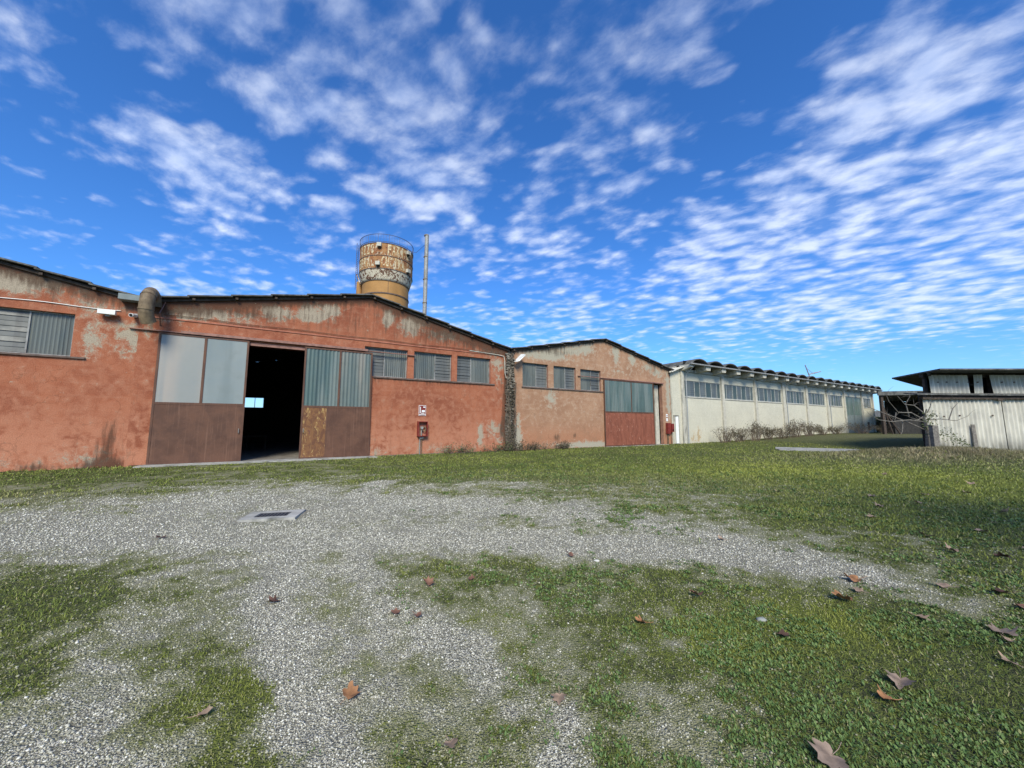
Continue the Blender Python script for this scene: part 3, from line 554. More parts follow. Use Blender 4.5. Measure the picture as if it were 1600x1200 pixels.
# --- rubble strip between B and C with a dead creeper
def rubble():
    mb = MB()
    for k in range(420):
        x = random.uniform(12.22, 12.72); z = random.uniform(-.1, 6.2); y = random.uniform(-.10, .02); a = random.uniform(.05, .14); h = random.uniform(.04, .11)
        mb.hexa([(x - a + random.uniform(-.02, .02), y - .06, z), (x + a, y - .06 + random.uniform(-.03, .03), z + random.uniform(-.02, .02)), (x + a, y + .12, z), (x - a, y + .12, z),
                 (x - a, y - .04 + random.uniform(-.03, .03), z + h), (x + a * .8, y - .05, z + h + random.uniform(-.02, .02)), (x + a, y + .12, z + h), (x - a, y + .12, z + h)])
    mb.box(12.3, 12.66, .0, .4, -.2, 6.35); return mb
tag(obj('rubble_pier', rubble(), 'moss', org=(12.47, 0, 0)), 'blackened rubble pier in the joint between the salmon and brown gables', 'pier')
cr = MB(); crl = MB()
for k in range(14):
    x = random.uniform(12.15, 12.8); pts = []; z = 0; zt = random.uniform(2.5, 6.0)
    while z < zt: pts.append((x, -.14 - random.uniform(0, .05), z)); x += random.uniform(-.07, .07); x = min(12.85, max(12.05, x)); z += random.uniform(.2, .4)
    cr.tube(pts, random.uniform(.008, .02), 5)
def leafcloud(mb, pts, n, spread, size, ang=1.0):
    for _ in range(n):
        c = Vector(random.choice(pts)) + Vector((random.gauss(0, spread[0]), random.gauss(0, spread[1]), random.gauss(0, spread[2])))
        u = Vector((random.gauss(0, 1), random.gauss(0, 1), random.gauss(0, 1))).normalized(); v = u.cross(Vector((random.gauss(0, 1), random.gauss(0, 1), random.gauss(0, 1)))).normalized()
        s_ = size * random.uniform(.5, 1.4); mb.add([c - u * s_, c - v * s_ * .5, c + u * s_, c + v * s_ * .5], [(0, 1, 2, 3)])
    return mb
cre = thing('dead_creeper', 'withered dark creeper climbing the joint between the salmon and brown gables', 'creeper', (12.47, -.1, 0))
obj('stem', cr, 'twig', cre)
leafcloud(crl, [(12.5, -.2, z / 4) for z in range(0, 18)], 700, (.16, .05, .2), .045)
obj('foliage', crl, mat('withered_leaf', col=(.07, .06, .038), var=.6, vs=4), cre)
# --- link bay between C and D
Lk = thing('link_bay', 'narrow pale link bay with a small half open door beside the brown gable', 'building', (29.4, 0, 0))
hL = [(28.92, 29.72, -.3, 2.45)]
zero = lambda s, z, r: 0 * s
wall_grid('front_wall', 28.72, 30.12, lambda s: 6.2 + (s - 28.72) * .33, hL, 'cream', Lk, lambda s, z, r: .1 + 0 * s, lambda s, z, r: .45 * sst(.5 - (r - z), 0, .5) + gs(s, z, [(28.8, 3, .12, 4, .6), (29.3, .2, .5, .5, .4)]), n0=-.02)
rv = MB(); reveals(rv, hL); obj('door_reveal', rv, 'concw', Lk)
fr = obj('door', MB().hexa([(29.40, .1, .05), (29.70, .02, .05), (29.71, .06, .05), (29.41, .14, .05), (29.40, .1, 2.38), (29.70, .02, 2.38), (29.71, .06, 2.38), (29.41, .14, 2.38)]), 'white', Lk)
obj('door', MB().hexa([(28.90, -.04, .05), (28.96, -.16, .05), (28.99, -.15, .05), (28.93, -.03, .05), (28.90, -.04, 2.4), (28.96, -.16, 2.4), (28.99, -.15, 2.4), (28.93, -.03, 2.4)]), 'concw', Lk)
lr = MB()
for k in range(24):
    y = -.45 + k * .25; n_ = 6
    for q in range(n_):
        y0 = y + .25 * q / n_; y1 = y + .25 * (q + 1) / n_; h0 = .04 * math.sin(q / n_ * 2 * math.pi); h1 = .04 * math.sin((q + 1) / n_ * 2 * math.pi)
        lr.add([(28.45, y0, 6.16 + h0), (30.3, y0, 6.80 + h0), (30.3, y1, 6.80 + h1), (28.45, y1, 6.16 + h1), (28.45, y0, 6.13 + h0), (30.3, y0, 6.77 + h0), (30.3, y1, 6.77 + h1), (28.45, y1, 6.13 + h1)], [(0, 1, 2, 3), (7, 6, 5, 4), (0, 4, 5, 1)])
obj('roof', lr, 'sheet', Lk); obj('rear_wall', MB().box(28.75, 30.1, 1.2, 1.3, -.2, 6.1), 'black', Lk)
# --- D long pale hall
Dh = thing('long_hall', 'long pale plastered hall with a scalloped vaulted roof and a row of high windows', 'hall', (54, 0, 0))
pil = [30.12, 36.68, 42.86, 49.05, 55.0, 61.0, 66.75, 73.4, 77.75]
Dw = [(30.62, 36.5), (37.08, 42.65), (43.4, 48.75), (49.75, 54.6), (55.5, 60.5), (61.35, 66.2), (73.75, 77.3)]
hD = [(a, b, 4.15, 5.62) for a, b in Dw] + [(67.2, 73.3, -.3, 5.66)]
wall_grid('front_wall', 30.12, 78.1, lambda s: 6.35, hD, 'cream', Dh,
    lambda s, z, r: gs(s, z, [(32.6, .6, .3, .9, .62), (31.7, .5, .5, .8, .45), (35, 2.5, .1, 3, .1)]),
    lambda s, z, r: .12 * sst(.8 - z, 0, .8) + .22 * sst(.35 - (r - z), 0, .3), step=.3)
rv = MB(); reveals(rv, hD, .2); obj('window_reveal', rv, 'concw', Dh)
pm = [obj('pillar', MB().box(x - (.0 if i == 0 else .2), x + (.42 if i == 0 else .2), -.16, .1, -.2, 6.38), 'concw', Dh) for i, x in enumerate(pil)]
obj('wall_beam', MB().box(30.1, 78.1, -.12, .3, 6.38, 6.62), 'concw', Dh)
for i, (a, b) in enumerate(Dw):
    fr_ = [.09, .29, .43, .59, .74, .90]; mids = [a + (b - a) * q for q in fr_]
    f = obj('window', bars(MB(), a + .01, b - .01, .06, .11, 4.16, 5.61, .05, mids), 'wframe2', Dh)
    ed = [a + .05] + mids + [b - .05]
    for k in range(7):
        if k % 2 == 1:
            t2 = MB()
            for q in range(7):
                za = 4.2 + 1.36 * q / 7; t2.hexa([(ed[k], .07, za), (ed[k + 1], .07, za), (ed[k + 1], .075, za), (ed[k], .075, za), (ed[k], .10, za + .2), (ed[k + 1], .10, za + .2), (ed[k + 1], .105, za + .2), (ed[k], .105, za + .2)])
            obj('louvre_pane', t2, 'teal2', f)
        else: obj('fixed_pane', ribpanel(MB(), ed[k], ed[k + 1], .085, 4.2, 5.56, .15, .01), 'teal', f)
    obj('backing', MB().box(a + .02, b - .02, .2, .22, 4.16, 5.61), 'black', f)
    obj('window_sill', MB().box(a - .05, b + .05, -.06, .1, 4.08, 4.148), 'concw', Dh)
for a, b in ((67.22, 70.15), (70.35, 73.28)):
    f = MB(); bars(f, a, b, .02, .08, .55, 5.6, .08); f.box(a + .08, b - .08, .022, .07, 2.95, 3.05)
    d = obj('sliding_door', f, 'greysteel', Dh)
    obj('glass_pane', ribpanel(MB(), a + .08, b - .08, .05, 3.05, 5.52, .2, .015), 'green', d); obj('lower_panel', ribpanel(MB(), a + .08, b - .08, .05, .63, 2.95, .3, .012), 'greysteel', d)
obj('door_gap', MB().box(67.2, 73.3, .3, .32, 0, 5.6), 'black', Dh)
obj('gap_light_strip', MB().box(70.16, 70.34, .2, .22, 3.6, 5.2), 'white', Dh)  # white strip coloured as the line of light between the door leaves
nv = 19; s0 = 30.35; ds = (78.3 - s0) / nv
for k in range(nv):
    a = s0 + k * ds; c = a + ds / 2; mb = MB(); n = 14; V = []
    for yy in (-1.12, 16):
        for rr in (0, .09):
            for q in range(n + 1):
                t_ = math.pi * (.06 + .88 * q / n); V.append((c - (ds / 2 - .04 + rr * .4) * math.cos(t_), yy, 6.92 + (.58 + rr) * math.sin(t_) - .1))
    m_ = n + 1; F_ = []
    for q in range(n):
        F_ += [(m_ + q, m_ + q + 1, 3 * m_ + q + 1, 3 * m_ + q), (q + 1, q, 2 * m_ + q, 2 * m_ + q + 1), (q, q + 1, m_ + q + 1, m_ + q)]
    mb.add(V, F_); obj('roof_vault', mb, 'vault', Dh)
    x = a + ds * .98 if k < nv - 1 else a + ds * .9
    obj('bracket', MB().hexa([(x - .3, -1.07, 6.50), (x + .3, -1.07, 6.50), (x + .3, .0, 6.40), (x - .3, .0, 6.40), (x - .42, -1.07, 6.9), (x + .42, -1.07, 6.9), (x + .4, .0, 6.9), (x - .4, .0, 6.9)]), 'concw', Dh)
obj('bracket', MB().hexa([(30.2, -1.05, 6.66), (30.5, -1.05, 6.66), (30.6, .0, 6.36), (30.15, .0, 6.36), (30.15, -1.05, 6.9), (30.6, -1.05, 6.9), (30.6, .0, 6.9), (30.15, .0, 6.9)]), 'concw', Dh)
obj('eave_slab', MB().box(30.15, 78.3, -.98, 16, 6.902, 6.95), 'vault', Dh)
obj('gutter', MB().box(30.0, 78.4, -1.26, -1.08, 6.88, 6.98), 'galv', Dh)
obj('vault_shadow_sheet', MB().box(30.2, 78.25, -.4, -.35, 6.952, 7.3), 'black', Dh)  # black sheet draws the shadow inside the open vault ends
obj('rear_wall', MB().box(30.15, 30.3, .3, 16, -.2, 6.9).box(78.0, 78.15, .3, 16, -.2, 6.9).box(30.3, 78, 15.8, 16, -.2, 6.9), 'concw', Dh)
for x in (30.66, 49.42, 61.38):
    obj('downpipe', MB().tube([(x, -1.1, 6.88), (x, -1.0, 6.7), (x, -.35, 6.2), (x, -.24, 5.9), (x, -.24, .0)], .05, 8), 'greyp', Dh)
obj('vent_hatch', MB().box(75.0, 75.7, -.05, .0, .9, 2.1), 'sill', Dh)
# ------------------------------------------------------------------ things on the walls
WF = ROTW
def rect_sign(name, s, z, w_, h, label, cat):
    t = thing(name, label, cat, (s, 0, z)); obj('plate', MB().box(s - w_ / 2, s + w_ / 2, -.03, -.004, z - h / 2, z + h / 2), 'white', t); return t
sg = rect_sign('hydrant_sign', 6.78, 2.42, .40, .58, 'white and red fire hose sign on the salmon wall above an open red cabinet', 'sign')
obj('red_field', MB().box(6.60, 6.96, -.034, -.031, 2.21, 2.69).box(6.60, 6.96, -.034, -.031, 2.14, 2.17), 'red', sg)
obj('hose_symbol', MB().box(6.64, 6.68, -.038, -.035, 2.27, 2.62).box(6.70, 6.90, -.038, -.035, 2.25, 2.29).box(6.74, 6.92, -.038, -.035, 2.33, 2.44).box(6.82, 6.94, -.038, -.035, 2.58, 2.64), 'white', sg)
hy = thing('hydrant_cabinet', 'open red hose cabinet on the salmon wall with grey pipes below', 'cabinet', (6.77, 0, .9))
obj('cabinet', MB().box(6.50, 6.54, -.26, 0, 1.0, 1.82).box(7.00, 7.04, -.26, 0, 1.0, 1.82).box(6.54, 7.0, -.26, 0, 1.78, 1.82).box(6.54, 7.0, -.26, 0, 1.0, 1.04), 'red', hy)
obj('back_panel', MB().box(6.54, 7.0, -.02, -.004, 1.04, 1.78), 'reveal', hy)
obj('valve', MB().tube([(6.72, -.12, 1.0), (6.72, -.12, 1.4), (6.72, -.2, 1.42)], .035).tube([(6.72, -.14, 1.46), (6.72, -.22, 1.46)], .08, 12).tube([(6.66, -.1, .9), (6.86, -.1, .92)], .06), 'galv', hy)
obj('hose_coil', MB().tube([(6.86 + .09 * math.cos(a / 3), -.1 - .004 * a, 1.4 + .12 * math.sin(a / 3)) for a in range(24)], .03, 6), 'duct', hy)
obj('pipe', MB().tube([(6.66, -.08, .02), (6.66, -.08, 1.0)], .03), 'galv', hy); obj('pipe', MB().tube([(6.76, -.08, .02), (6.76, -.08, .95)], .02), 'duct', hy)
h2 = thing('hydrant_cabinet', 'pair of red hose boxes on the brown wall right of the red panelled door', 'cabinet', (28.2, 0, .7))
obj('cabinet', MB().box(27.88, 28.28, -.24, 0, .9, 1.8).box(27.9, 28.26, -.25, -.242, .95, 1.75), 'red', h2); obj('cabinet', MB().box(28.33, 28.62, -.3, 0, 1.05, 1.75), 'red', h2)
obj('valve', MB().tube([(28.44, -.3, 1.2), (28.44, -.36, 1.2)], .06, 10).tube([(28.5, -.15, .9), (28.5, -.15, 1.05)], .04), 'black', h2)
for x in (27.98, 28.1, 28.5): obj('pipe', MB().tube([(x, -.08, .0), (x, -.08, 1.0)], .025), 'duct', h2)
s2 = thing('hydrant_sign', 'small white signs one above the other on the brown wall over red boxes', 'sign', (28.1, 0, 2.2))
obj('plate', MB().box(27.98, 28.2, -.03, -.004, 2.3, 2.55), 'white', s2); obj('plate', MB().box(27.98, 28.2, -.03, -.004, 1.95, 2.2), 'white', s2); obj('red_field', MB().box(28.01, 28.17, -.034, -.031, 2.38, 2.44), 'red', s2)
# curved extraction duct at the valley between A and B
dk = thing('exhaust_duct', 'bent brown metal exhaust duct arching over the roof valley between the salmon gables', 'duct', (-4.65, -.4, 6.0))
path = []
for k in range(13):
    a = math.pi * (1.0 - k / 12 * 1.22); path.append((-4.66 + .0 * k, -.40 - .46 * math.cos(a) * -1 * -1, 6.42 + .46 * math.sin(a)))
path = [(-4.60, .35, 6.3)] + [(-4.62 - .02 * k / 12, -.12 - .42 + .42 * math.cos(math.pi * k / 12), 6.42 + .42 * math.sin(math.pi * k / 12)) for k in range(0, 13)] + [(-4.66, -.95, 6.1), (-4.64, -.9, 5.85), (-4.58, -.78, 5.62)]
mb = MB(); mb.tube(path[1:], .235, 20, caps=False)
obj('bend', mb, 'duct', dk, smooth=True)
jr = MB()
for i_ in range(2, len(path) - 1, 3):
    d_ = (Vector(path[i_ + 1]) - Vector(path[i_ - 1])).normalized(); c_ = Vector(path[i_]); jr.tube([c_ - d_ * .02, c_ + d_ * .02], .25, 20)
obj('joint_ring', jr, 'duct', dk)
obj('mouth', MB().tube([(-4.60, -.82, 5.68), (-4.585, -.79, 5.64)], .22, 20), 'black', dk)
obj('bracket', MB().tube([(-4.3, 0, 6.75), (-4.35, -.5, 6.1), (-4.4, 0, 5.7)], .02), 'rail', dk)
tag(obj('gutter_box', MB().box(-5.62, -4.95, -.42, .2, 6.52, 6.74), 'greysteel', org=(-5.3, -.1, 6.55)), 'grey gutter box end in the roof valley beside the bent duct', 'gutter')
fl = thing('floodlight', 'small white floodlight under the roof valley on the far left salmon wall', 'floodlight', (-5.92, 0, 5.9))
obj('housing', MB().box(-6.17, -5.68, -.3, -.12, 5.88, 6.05), 'white', fl); obj('bracket', MB().box(-5.98, -5.86, -.2, 0, 5.82, 5.87), 'greyp', fl)
cm = thing('security_camera', 'small white security camera on the salmon wall left of the bent duct', 'camera', (-5.22, 0, 6.0))
obj('housing', MB().tube([(-5.16, -.03, 5.98), (-5.22, -.34, 5.93)], .075, 12), 'white', cm); obj('lens', MB().tube([(-5.22, -.341, 5.93), (-5.223, -.355, 5.928)], .055, 12), 'black', cm)
obj('mount', MB().box(-5.2, -5.1, -.05, 0, 5.93, 6.07), 'greyp', cm)
tag(obj('cable', MB().tube([(-14 + k * .4, -.03, 6.12 + .02 * math.sin(k * .9)) for k in range(0, 22)], .014, 5), 'white', org=(-8, 0, 6.1)), 'thin pale cable running along the far left salmon gable above the window', 'cable')
tag(obj('cable', MB().tube([(-4.3 + k * .5, -.05, 6.17 + .018 * math.sin(k * .8) - .001 * k) for k in range(0, 33)], .012, 5), 'timber', org=(3, 0, 6.1)), 'thin dark cable running along the salmon gable above the sliding doors', 'cable')
tag(obj('conduit', MB().tube([(9.6, -.05, 6.1), (11.6, -.05, 6.03), (12.0, -.06, 5.98), (12.06, -.08, 5.7), (12.08, -.08, 4.9), (12.14, -.1, 4.6), (12.3, -.12, 4.52), (12.42, -.12, 4.66), (12.44, -.1, 5.0)], .028, 8), 'concw', org=(12.1, 0, 5)), 'pale conduit bending down beside the dead creeper at the joint of the gables', 'conduit')
wl = thing('wall_lamp', 'slanted white street lamp head at the left end of the brown gable', 'lamp', (12.9, 0, 6.0))
obj('arm', MB().tube([(12.7, .0, 5.6), (12.72, -.35, 5.75)], .03), 'galv', wl)
obj('lamp_head', MB().hexa([(12.66, -.55, 5.62), (12.86, -.60, 5.68), (12.86, -.25, 5.74), (12.66, -.2, 5.68), (13.16, -.66, 6.14), (13.30, -.66, 6.12), (13.30, -.32, 6.2), (13.16, -.3, 6.2)]), 'white', wl)
# aerial on the long hall
an = thing('roof_aerial', 'thin grey aerial with a tilted boom on the vaulted roof', 'aerial', (63, 2.5, 7.4))
obj('mast', MB().tube([(63.5, 2.5, 7.2), (63.3, 2.5, 8.6), (62.3, 2.5, 10.0)], .07, 6), 'greyp', an); obj('boom', MB().tube([(63.2, 2.5, 8.7), (66.3, 2.2, 9.35)], .07, 6).tube([(62.6, 2.5, 9.6), (64.3, 2.4, 8.95)], .03, 5), 'greyp', an)
for k in range(5): obj('element', MB().tube([(64 + k * .5, 2.0, 8.86 + k * .1), (64 + k * .5, 2.9, 8.86 + k * .1)], .03, 5), 'greyp', an)

# ------------------------------------------------------------------ water tower and chimney (world frame)
TX, TY = -15.9, 46.0
T = thing('water_tower', 'rusty ochre round water tower with faded lettering and a railed top', 'water tower', (TX, TY, 0), IDN)
obj('shaft', MB().lathe(TX, TY, [(2.78, 0), (2.78, 18.75)]), 'ochre', T, smooth=True)
for z in (17.2, 14.0): obj('band', MB().lathe(TX, TY, [(2.79, z - .07), (2.85, z - .07), (2.85, z + .07), (2.79, z + .07)]), 'sill', T)
obj('seam', MB().hexa([(TX + 2.8 * math.sin(a) , TY - 2.8 * math.cos(a), 17.25) for a in (.42, .435)] + [(TX + 2.7 * math.sin(a), TY - 2.7 * math.cos(a), 17.25) for a in (.435, .42)] + [(TX + 2.8 * math.sin(a), TY - 2.8 * math.cos(a), 18.75) for a in (.42, .435)] + [(TX + 2.7 * math.sin(a), TY - 2.7 * math.cos(a), 18.75) for a in (.435, .42)]), 'sill', T)
obj('cone', MB().lathe(TX, TY, [(2.78, 18.75), (2.86, 18.78), (2.95, 19.0), (3.2, 20.0)]), 'flaked', T, smooth=True)
obj('tank', MB().lathe(TX, TY, [(3.2, 20.1), (3.2, 23.2), (0, 23.3)]), 'rustband', T)
for z in (20.05, 21.63, 23.18, 18.76): obj('band', MB().lathe(TX, TY, [(3.15 if z > 19 else 2.8, z - .04), ((3.24 if z > 19 else 2.85), z - .04), ((3.24 if z > 19 else 2.85), z + .04), (3.15 if z > 19 else 2.8, z + .04)]), 'sill', T)
rl = MB()
for k in range(64):
    a = k * 2 * math.pi / 64; rl.tube([(TX + 3.22 * math.cos(a), TY + 3.22 * math.sin(a), 23.2), (TX + 3.22 * math.cos(a), TY + 3.22 * math.sin(a), 24.25)], .014 if k % 4 else .03, 4)
for z in (24.25, 23.35): rl.lathe(TX, TY, [(3.20, z - .025), (3.25, z - .025), (3.25, z + .025), (3.20, z + .025), (3.20, z - .025)])
obj('railing', rl, mat('blue_grey_rail', col=(.07, .09, .16), rough=.6), T)
obj('ladder_tube', MB().tube([(TX - 3.0, TY - .8, 0), (TX - 3.0, TY - .8, 19.2)], .34, 12), 'ochre', T)
ld = MB()
for k in range(22): ld.tube([(TX - 3.42, TY - .5, 18.6 + k * .24), (TX - 3.42, TY - 1.0, 18.6 + k * .24)], .02, 4)
for yy in (-.5, -1.0): ld.tube([(TX - 3.42, TY + yy, 18.2), (TX - 3.42, TY + yy, 24.2)], .03, 5)
obj('ladder', ld, 'sill', T)
obj('strut', MB().tube([(TX - 3.35, TY - .9, 20.2), (TX - 2.6, TY - 1.5, 18.7)], .07, 6), 'flaked', T)
fcam = math.atan2(-TX, TY)      # angle on the tank that faces the yard
def onring(ang, r, z): a = fcam + ang; return (TX + r * math.sin(a), TY - r * math.cos(a), z)
for ang, z in ((-.27, 22.85), (.84, 22.75), (-.30, 20.55), (.85, 20.45)):
    mb = MB(); pts = []
    for zz in (z - .22, z + .22):
        for a_, r_ in ((-.075, 3.2), (.075, 3.2), (.075, 3.55), (-.075, 3.55)): pts.append(onring(ang + a_, r_, zz))
    mb.hexa([pts[3], pts[2], pts[1], pts[0], pts[7], pts[6], pts[5], pts[4]]); l_ = obj('lamp_box', mb, 'concw', T)
    obj('lamp_shadow', MB().tube([onring(ang, 3.3, z - .4), onring(ang, 3.3, z - .22)], .12, 8), 'black', l_)  # black stub stands for the dark shadow under each lamp box
def ring_text(txt, a0, a1, z, h, r=3.225):
    mb = MB(); n = len(txt)
    for i_, ch in enumerate(txt):
        if ch == ' ': continue
        cu = bpy.data.curves.new('t', 'FONT'); cu.body = ch; cu.size = 1; cu.resolution_u = 3; cu.offset = .02
        o = bpy.data.objects.new('t', cu); COL.objects.link(o); bpy.context.view_layer.update()
        me = o.to_mesh(); xs = [v.co.x for v in me.vertices]; ys = [v.co.y for v in me.vertices]
        if xs:
            x0, x1, y0, y1 = min(xs), max(xs), min(ys), max(ys); st = (a1 - a0) / n; wd = st * .74 if x1 - x0 > .2 else st * .25
            mb.add([onring(a0 + st * (i_ + .5) + ((v.co.x - x0) / max(x1 - x0, 1e-3) - .5) * wd, r, z + (v.co.y - y0) / (y1 - y0) * h) for v in me.vertices], [tuple(p.vertices) for p in me.polygons])
        o.to_mesh_clear(); bpy.data.objects.remove(o); bpy.data.curves.remove(cu)
    return mb
for tx_, a0_, a1_, z_ in (('AZZO', -1.17, -.45, 21.85), ('FARINE', .0, .98, 21.85), ('ERRA', -1.27, -.6, 20.3), ('CUCIRA', -.2, .70, 20.3)): obj('lettering', ring_text(tx_, a0_, a1_, z_, 1.2), 'letter', T)
ch = thing('chimney_pipe', 'thin pale metal chimney pipe standing right of the water tower', 'chimney', (-9.93, 42, 0), IDN)
obj('pipe', MB().tube([(-10.05, 42, 0), (-9.93, 42, 23.7)], .235, 14), 'galv', ch, smooth=False)
cj = MB()
for z in (12.5, 15.5, 18.3, 21.0, 23.6): cj.tube([(-9.99, 42, z - .05), (-9.99, 42, z + .05)], .27, 14)
obj('joint_ring', cj, 'duct', ch)
tag(obj('guy_wire', MB().tube([(-12.9, 44.6, 23.0), (-11.5, 43.4, 22.2), (-10.1, 42.1, 22.6)], .02, 4), 'sill', org=(-11.5, 43.4, 22.2), frame=IDN), 'thin wire hanging between the water tower and the chimney pipe', 'wire')

# ------------------------------------------------------------------ open canopy and corrugated shed on the right (world frame)
Cy = thing('canopy_barn', 'dark open sided canopy barn with a grey fascia between long hall and corrugated shed', 'barn', (52, 48, 0), IDN)
obj('roof', MB().hexa([(43.7, 45, 5.2), (70, 45, 5.55), (78, 58, 5.5), (57.2, 58, 5.2), (43.7, 45, 5.3), (70, 45, 5.65), (78, 58, 5.6), (57.2, 58, 5.3)]), 'roof', Cy)
obj('fascia', MB().hexa([(43.6, 44.9, 5.14), (62, 44.9, 5.5), (62, 45, 5.5), (43.6, 45, 5.14), (43.6, 44.9, 5.62), (62, 44.9, 5.95), (62, 45, 5.95), (43.6, 45, 5.62)]), 'vault', Cy)
for x, y in ((44.3, 45.3), (50.3, 45.3), (56, 45.3), (57, 57), (63, 57)): obj('post', MB().box(x - .14, x + .14, y - .14, y + .14, 0, 5.25), 'timber', Cy)
obj('brace', MB().tube([(44.4, 45.3, 3.6), (46.2, 45.3, .5)], .1, 6).tube([(44.35, 45.3, 4.2), (45.3, 45.3, .5)], .08, 6), 'timber', Cy)
bk = MB()
for k in range(30):
    x = 55.95 + k * .55
    bk.box(x, x + .53, 56.8 + .02 * (k % 2), 56.84 + .02 * (k % 2), 0, 5.25 - (.12 if k % 5 == 0 else 0))
obj('rear_wall', bk, 'inside', Cy); obj('low_wall', MB().box(46.9, 60, 46.6, 46.8, 0, 2.3), 'inside', Cy)  # near-black colour puts the shade under the canopy into these walls
sp = MB()
for k in range(26): x = 44.6 + k * .8; sp.tube([(x, 45.2, 5.08), (x + 12.6, 57.5, 5.03)], .06, 5)
obj('rafter', sp, 'timber', Cy)
jk = MB()
for k in range(70):
    x, y, z = random.uniform(56, 64), random.uniform(52, 55), random.uniform(.4, 3.6); l = random.uniform(.3, 1.6)
    jk.box(x, x + l, y, y + random.uniform(.1, .5), z, z + random.uniform(.05, .3))
tag(obj('timber_pile', jk, 'timber', org=(58, 53, .4), frame=IDN), 'dark heap of stored boards under the open canopy barn', 'timber pile', kind=None)

Sh = thing('corrugated_shed', 'pale corrugated sheet shed with broken upper panels under a flat dark roof', 'shed', (27, 22, 0), IDN)
def corr(mb, a, b, y, z0, z1, pitch=.245, amp=.045, tilt=0., jag=.0):
    n = int((b - a) / pitch * 10); V = []
    for k in range(n + 1):
        x = a + (b - a) * k / n; ph = ((x - a) / pitch) % 1; yy = y - amp * (math.cos(ph * 2 * math.pi)); V += [(x + tilt * 0, yy, z0), (x + tilt, yy, z1 if not callable(z1) else z1(x))]
    return mb.add(V, [(2 * k, 2 * k + 2, 2 * k + 3, 2 * k + 1) for k in range(n)])
low = MB()
xx = 23.35
for wv in (4.6, 4.4, 4.5): corr(low, xx, xx + wv, 21.5 + random.uniform(-.015, .015), -.1, 3.12, tilt=-.03); xx += wv - .1
obj('lower_wall', low, 'sheet', Sh, smooth=False)
ho = MB()
for x, z in ((25.3, 2.15), (27.15, 2.15), (29.6, 2.1), (24.4, 2.1)): ho.tube([(x, 21.44, z), (x, 21.40, z)], .045, 8)
obj('bolt', ho, 'sill', Sh)
up = [(24.15, 26.5, 0, 3.42, 4.5), (26.65, 27.25, -.02, 3.42, 4.52), (27.75, 34, .0, 3.42, 4.5)]
for i_, (a, b, tl, z0, z1) in enumerate(up):
    mb = MB(); corr(mb, a, b, 21.75, z0, z1, tilt=(-.05, .06, -.12)[i_]); obj('upper_panel', mb, 'sheet', Sh)
for a, b in ((24.6, 24.7), (25.1, 25.2), (25.7, 25.8), (26.35, 26.45), (26.9, 27), (28.3, 28.4), (29, 29.1)): obj('bolt', MB().tube([(a, 21.72, 4.08), (a, 21.66, 4.08)], .035, 6), 'sill', Sh)
obj('ledge_roof', MB().hexa([(22.75, 21.15, 3.30), (36, 21.15, 3.2), (36, 21.9, 3.36), (22.75, 21.9, 3.42), (22.75, 21.15, 3.37), (36, 21.15, 3.27), (36, 21.9, 3.42), (22.75, 21.9, 3.48)]), 'roof', Sh)
obj('ledge_beam', MB().box(23.2, 36, 21.3, 21.5, 3.06, 3.22).box(27.4, 27.7, 21.28, 21.3, 2.98, 3.1), 'timber', Sh)
obj('roof', MB().hexa([(23.45, 20.5, 4.62), (38, 20.5, 4.62), (38, 32, 4.62), (35.6, 32, 4.62), (23.45, 20.5, 4.70), (38, 20.5, 4.70), (38, 32, 4.70), (35.6, 32, 4.70)])
    .add([(23.45, 20.5, 4.62), (24.7, 24.4, 4.60), (35.6, 32, 4.62), (23.45, 20.5, 4.699), (24.7, 24.4, 4.68), (35.6, 32, 4.699)], [(0, 1, 2), (5, 4, 3), (0, 3, 4, 1), (1, 4, 5, 2)]), 'roof', Sh)
obj('roof_beam', MB().box(24, 38, 21.9, 22.1, 4.38, 4.6).hexa([(23.7, 21.4, 4.44), (23.85, 21.35, 4.44), (35.2, 31.2, 4.44), (35.0, 31.4, 4.44), (23.7, 21.4, 4.61), (23.85, 21.35, 4.61), (35.2, 31.2, 4.61), (35.0, 31.4, 4.61)]).box(26.9, 28.2, 22.3, 22.4, 3.95, 4.05), 'timber', Sh)
for x in (24.2, 26.58, 28.0, 31): obj('post', MB().box(x - .08, x + .08, 21.95, 22.1, 0, 4.45), 'timber', Sh)
obj('side_wall', MB().hexa([(23.6, 21.9, 0), (23.7, 21.8, 0), (34.5, 31, 0), (34.4, 31.1, 0), (23.6, 21.9, 3.2), (23.7, 21.8, 3.2), (34.5, 31, 3.2), (34.4, 31.1, 3.2)]), 'timber', Sh); obj('rear_wall', MB().box(34, 44, 31.5, 31.6, 0, 4.4), 'inside', Sh)
obj('inner_shade_sheet', MB().box(26.2, 36, 23.4, 23.5, 3.2, 4.6), 'inside', Sh); obj('side_curtain', MB().hexa([(24.1, 21.9, 3.4), (24.2, 21.9, 3.4), (35, 31, 3.4), (34.9, 31, 3.4), (24.1, 21.9, 4.45), (24.2, 21.9, 4.45), (35, 31, 4.45), (34.9, 31, 4.45)]), 'inside', Sh)  # dark inner sheet added so gaps between the upper panels read as shade
tag(obj('wooden_board', MB().hexa([(25.75, 21.30, .2), (26.0, 21.30, .2), (26.0, 21.35, .2), (25.75, 21.35, .2), (25.77, 21.33, 1.65), (25.96, 21.33, 1.65), (25.96, 21.38, 1.65), (25.77, 21.38, 1.65)]), 'bark', org=(25.87, 21.3, .2), frame=IDN), 'weathered upright board leaning on the corrugated shed', 'board')
